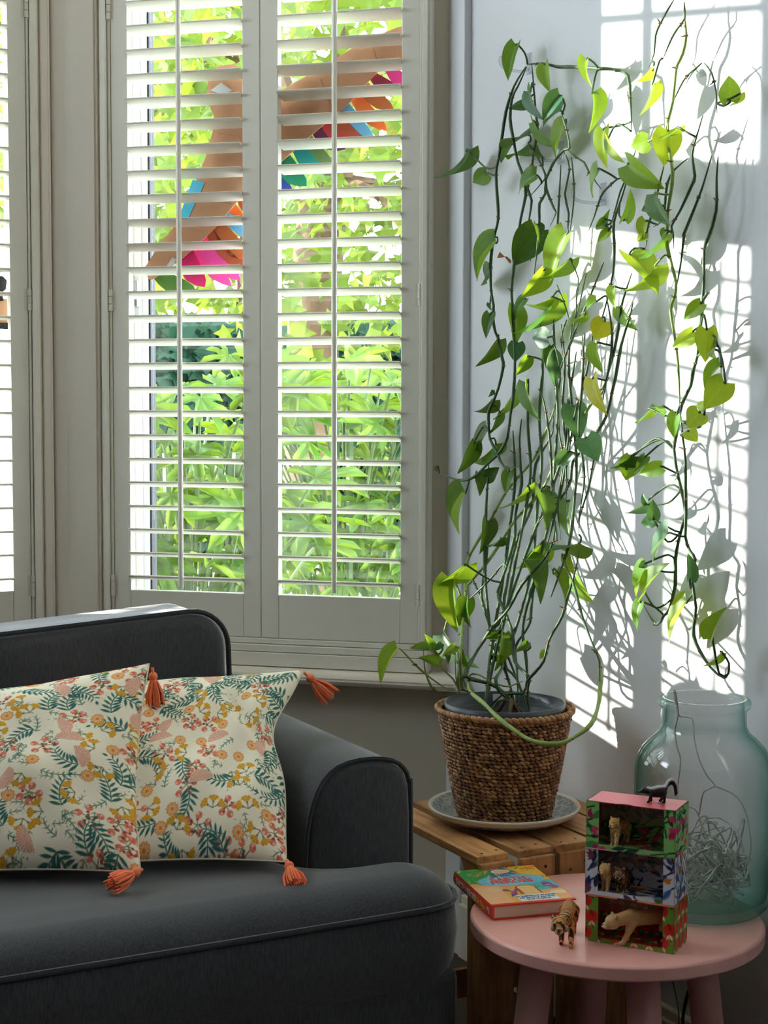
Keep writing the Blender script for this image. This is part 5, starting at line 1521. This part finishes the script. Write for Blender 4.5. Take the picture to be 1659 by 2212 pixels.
st = [(.55, 0, .70), (.25, .10, .66), (-.1, .12, .74), (-.45, .11, .76), (-.62, .09, .80), (-.78, .08, 1.0), (-.95, .07, 1.09), (-1.14, .07, 1.07), (-1.33, .06, .84), (-1.38, .05, .56)]
for sd in (1, -1):
    part('stripe', MB().tube([Vector((x * .0242, y * sd * .034, (z - zmin - .02) * .034)) for x, y, z in catmull(st, .1)], .0021, 8), plain('white_fur', S(196, 194, 204), .6), sk, local=True, smooth=True)

# ---- glass jar with a string of lights
JC = on_z(1515, 1961, TZ); JC = Vector((min(JC.x, -.126), JC.y, TZ + .0006))
outer = [(0, 0), (.085, 0), (.102, .004), (.111, .014), (.1155, .035), (.116, .06), (.116, .235), (.113, .255), (.104, .275), (.089, .292), (.076, .303), (.0705, .315), (.0695, .335),
         (.0705, .343), (.0755, .347), (.0775, .352), (.0765, .358), (.0725, .3615), (.068, .3615)]
inner = [(.0655, .356), (.0665, .335), (.0675, .315), (.073, .301), (.086, .289), (.101, .272), (.110, .253), (.1125, .235), (.1125, .05), (.108, .026), (.09, .016), (0, .013)]
part('glass_jar', MB().lathe(outer + inner, JC, 72), M['jar'], smooth=True)
tag(bpy.data.objects['glass_jar'], 'large pale green recycled glass jar holding a tangle of string lights', 'jar')
fl = thing('string_lights', JC + Vector((0, 0, .015)), 'tangled clear string lights with twisted wire inside the glass jar', 'lights')
r = random.Random(31); path = []; a = 0; 
for k in range(190):
    a += r.uniform(.35, 1.15) * (1 if r.random() < .8 else -1); rr = .088 * sqrt(r.uniform(.04, 1)); z = .018 + .150 * abs(r.betavariate(1.3, 2.2))
    path.append(JC + Vector((rr * cos(a), rr * sin(a), z)))
sm = catmull(path, .010)
cab = plain('clear_cable', S(190, 194, 190), .25, .2, 60, spec=.8)
m = MB().tube(sm, .00115, 4, False)
m.tube([p + Vector((.0016 * cos(i * 1.3), .0016 * sin(i * 1.3), .0016 * cos(i * 1.7))) for i, p in enumerate(sm)], .0009, 4, False)
part('cable', m, cab, fl, smooth=True)
bm_ = MB().tube([(0, 0, -.009), (0, 0, .004)], .0026, 7).ball((0, 0, .006), (.0026, .0026, .005), 7, 6); bme = bm_.mesh('bulb', True); bme.materials.append(M['clear'])
for k in range(5, len(path), 7):
    v = Vector((r.uniform(-1, 1), r.uniform(-1, 1), r.uniform(-1, 1))).to_track_quat('Z', 'Y').to_matrix().to_4x4()
    piece('bulb', bme, fl, Matrix.Translation(path[k] - JC - Vector((0, 0, .015))) @ v)
view = -CF
def jar_pt(px, py, d): return on_plane(px, py, JC + view * d, CF)
wires = [[(1456, 1490, .064), (1462, 1530, .04), (1470, 1548, .02), (1495, 1552, .03), (1500, 1600, .05), (1512, 1645, .06), (1530, 1680, .06), (1545, 1698, .06), (1520, 1710, .05), (1510, 1760, .04)],
         [(1458, 1490, .068), (1465, 1540, .05), (1458, 1580, .02), (1464, 1620, .02), (1470, 1640, .02), (1464, 1700, .02), (1460, 1760, .02)],
         [(1545, 1698, .06), (1590, 1720, .07), (1612, 1760, .075), (1622, 1830, .075), (1610, 1880, .06)]]
for w in wires: part('cable', MB().tube(catmull([jar_pt(*q) for q in w], .008), .0013, 5), cab, fl, smooth=True)

# ---- cords by the wall
cb = [on_x(*q, -.03) for q in ((1497, 2060), (1495, 2110), (1489, 2135), (1482, 2160), (1476, 2190), (1475, 2225))]
cb = [on_x(1500, 2000, -.02)] + cb + [Vector((cb[-1].x, cb[-1].y, .004)), Vector((-.08, cb[-1].y - .12, .004))]
tag(part('power_cord', MB().tube(catmull(cb, .01), .003, 8), plain('black_rubber', S(18, 18, 20), .5), smooth=True), 'black power cord hanging behind the pink table', 'cord')
cb = [on_x(*q, -.026) for q in ((1448, 2050), (1452, 2110), (1463, 2165), (1467, 2212))] 
cb = cb + [Vector((cb[-1].x, cb[-1].y, .005))]
tag(part('thin_cable', MB().tube(catmull(cb, .01), .0012, 6), plain('grey_cable', S(110, 100, 92), .5), smooth=True), 'thin grey cable running down the wall to the skirting', 'cable')
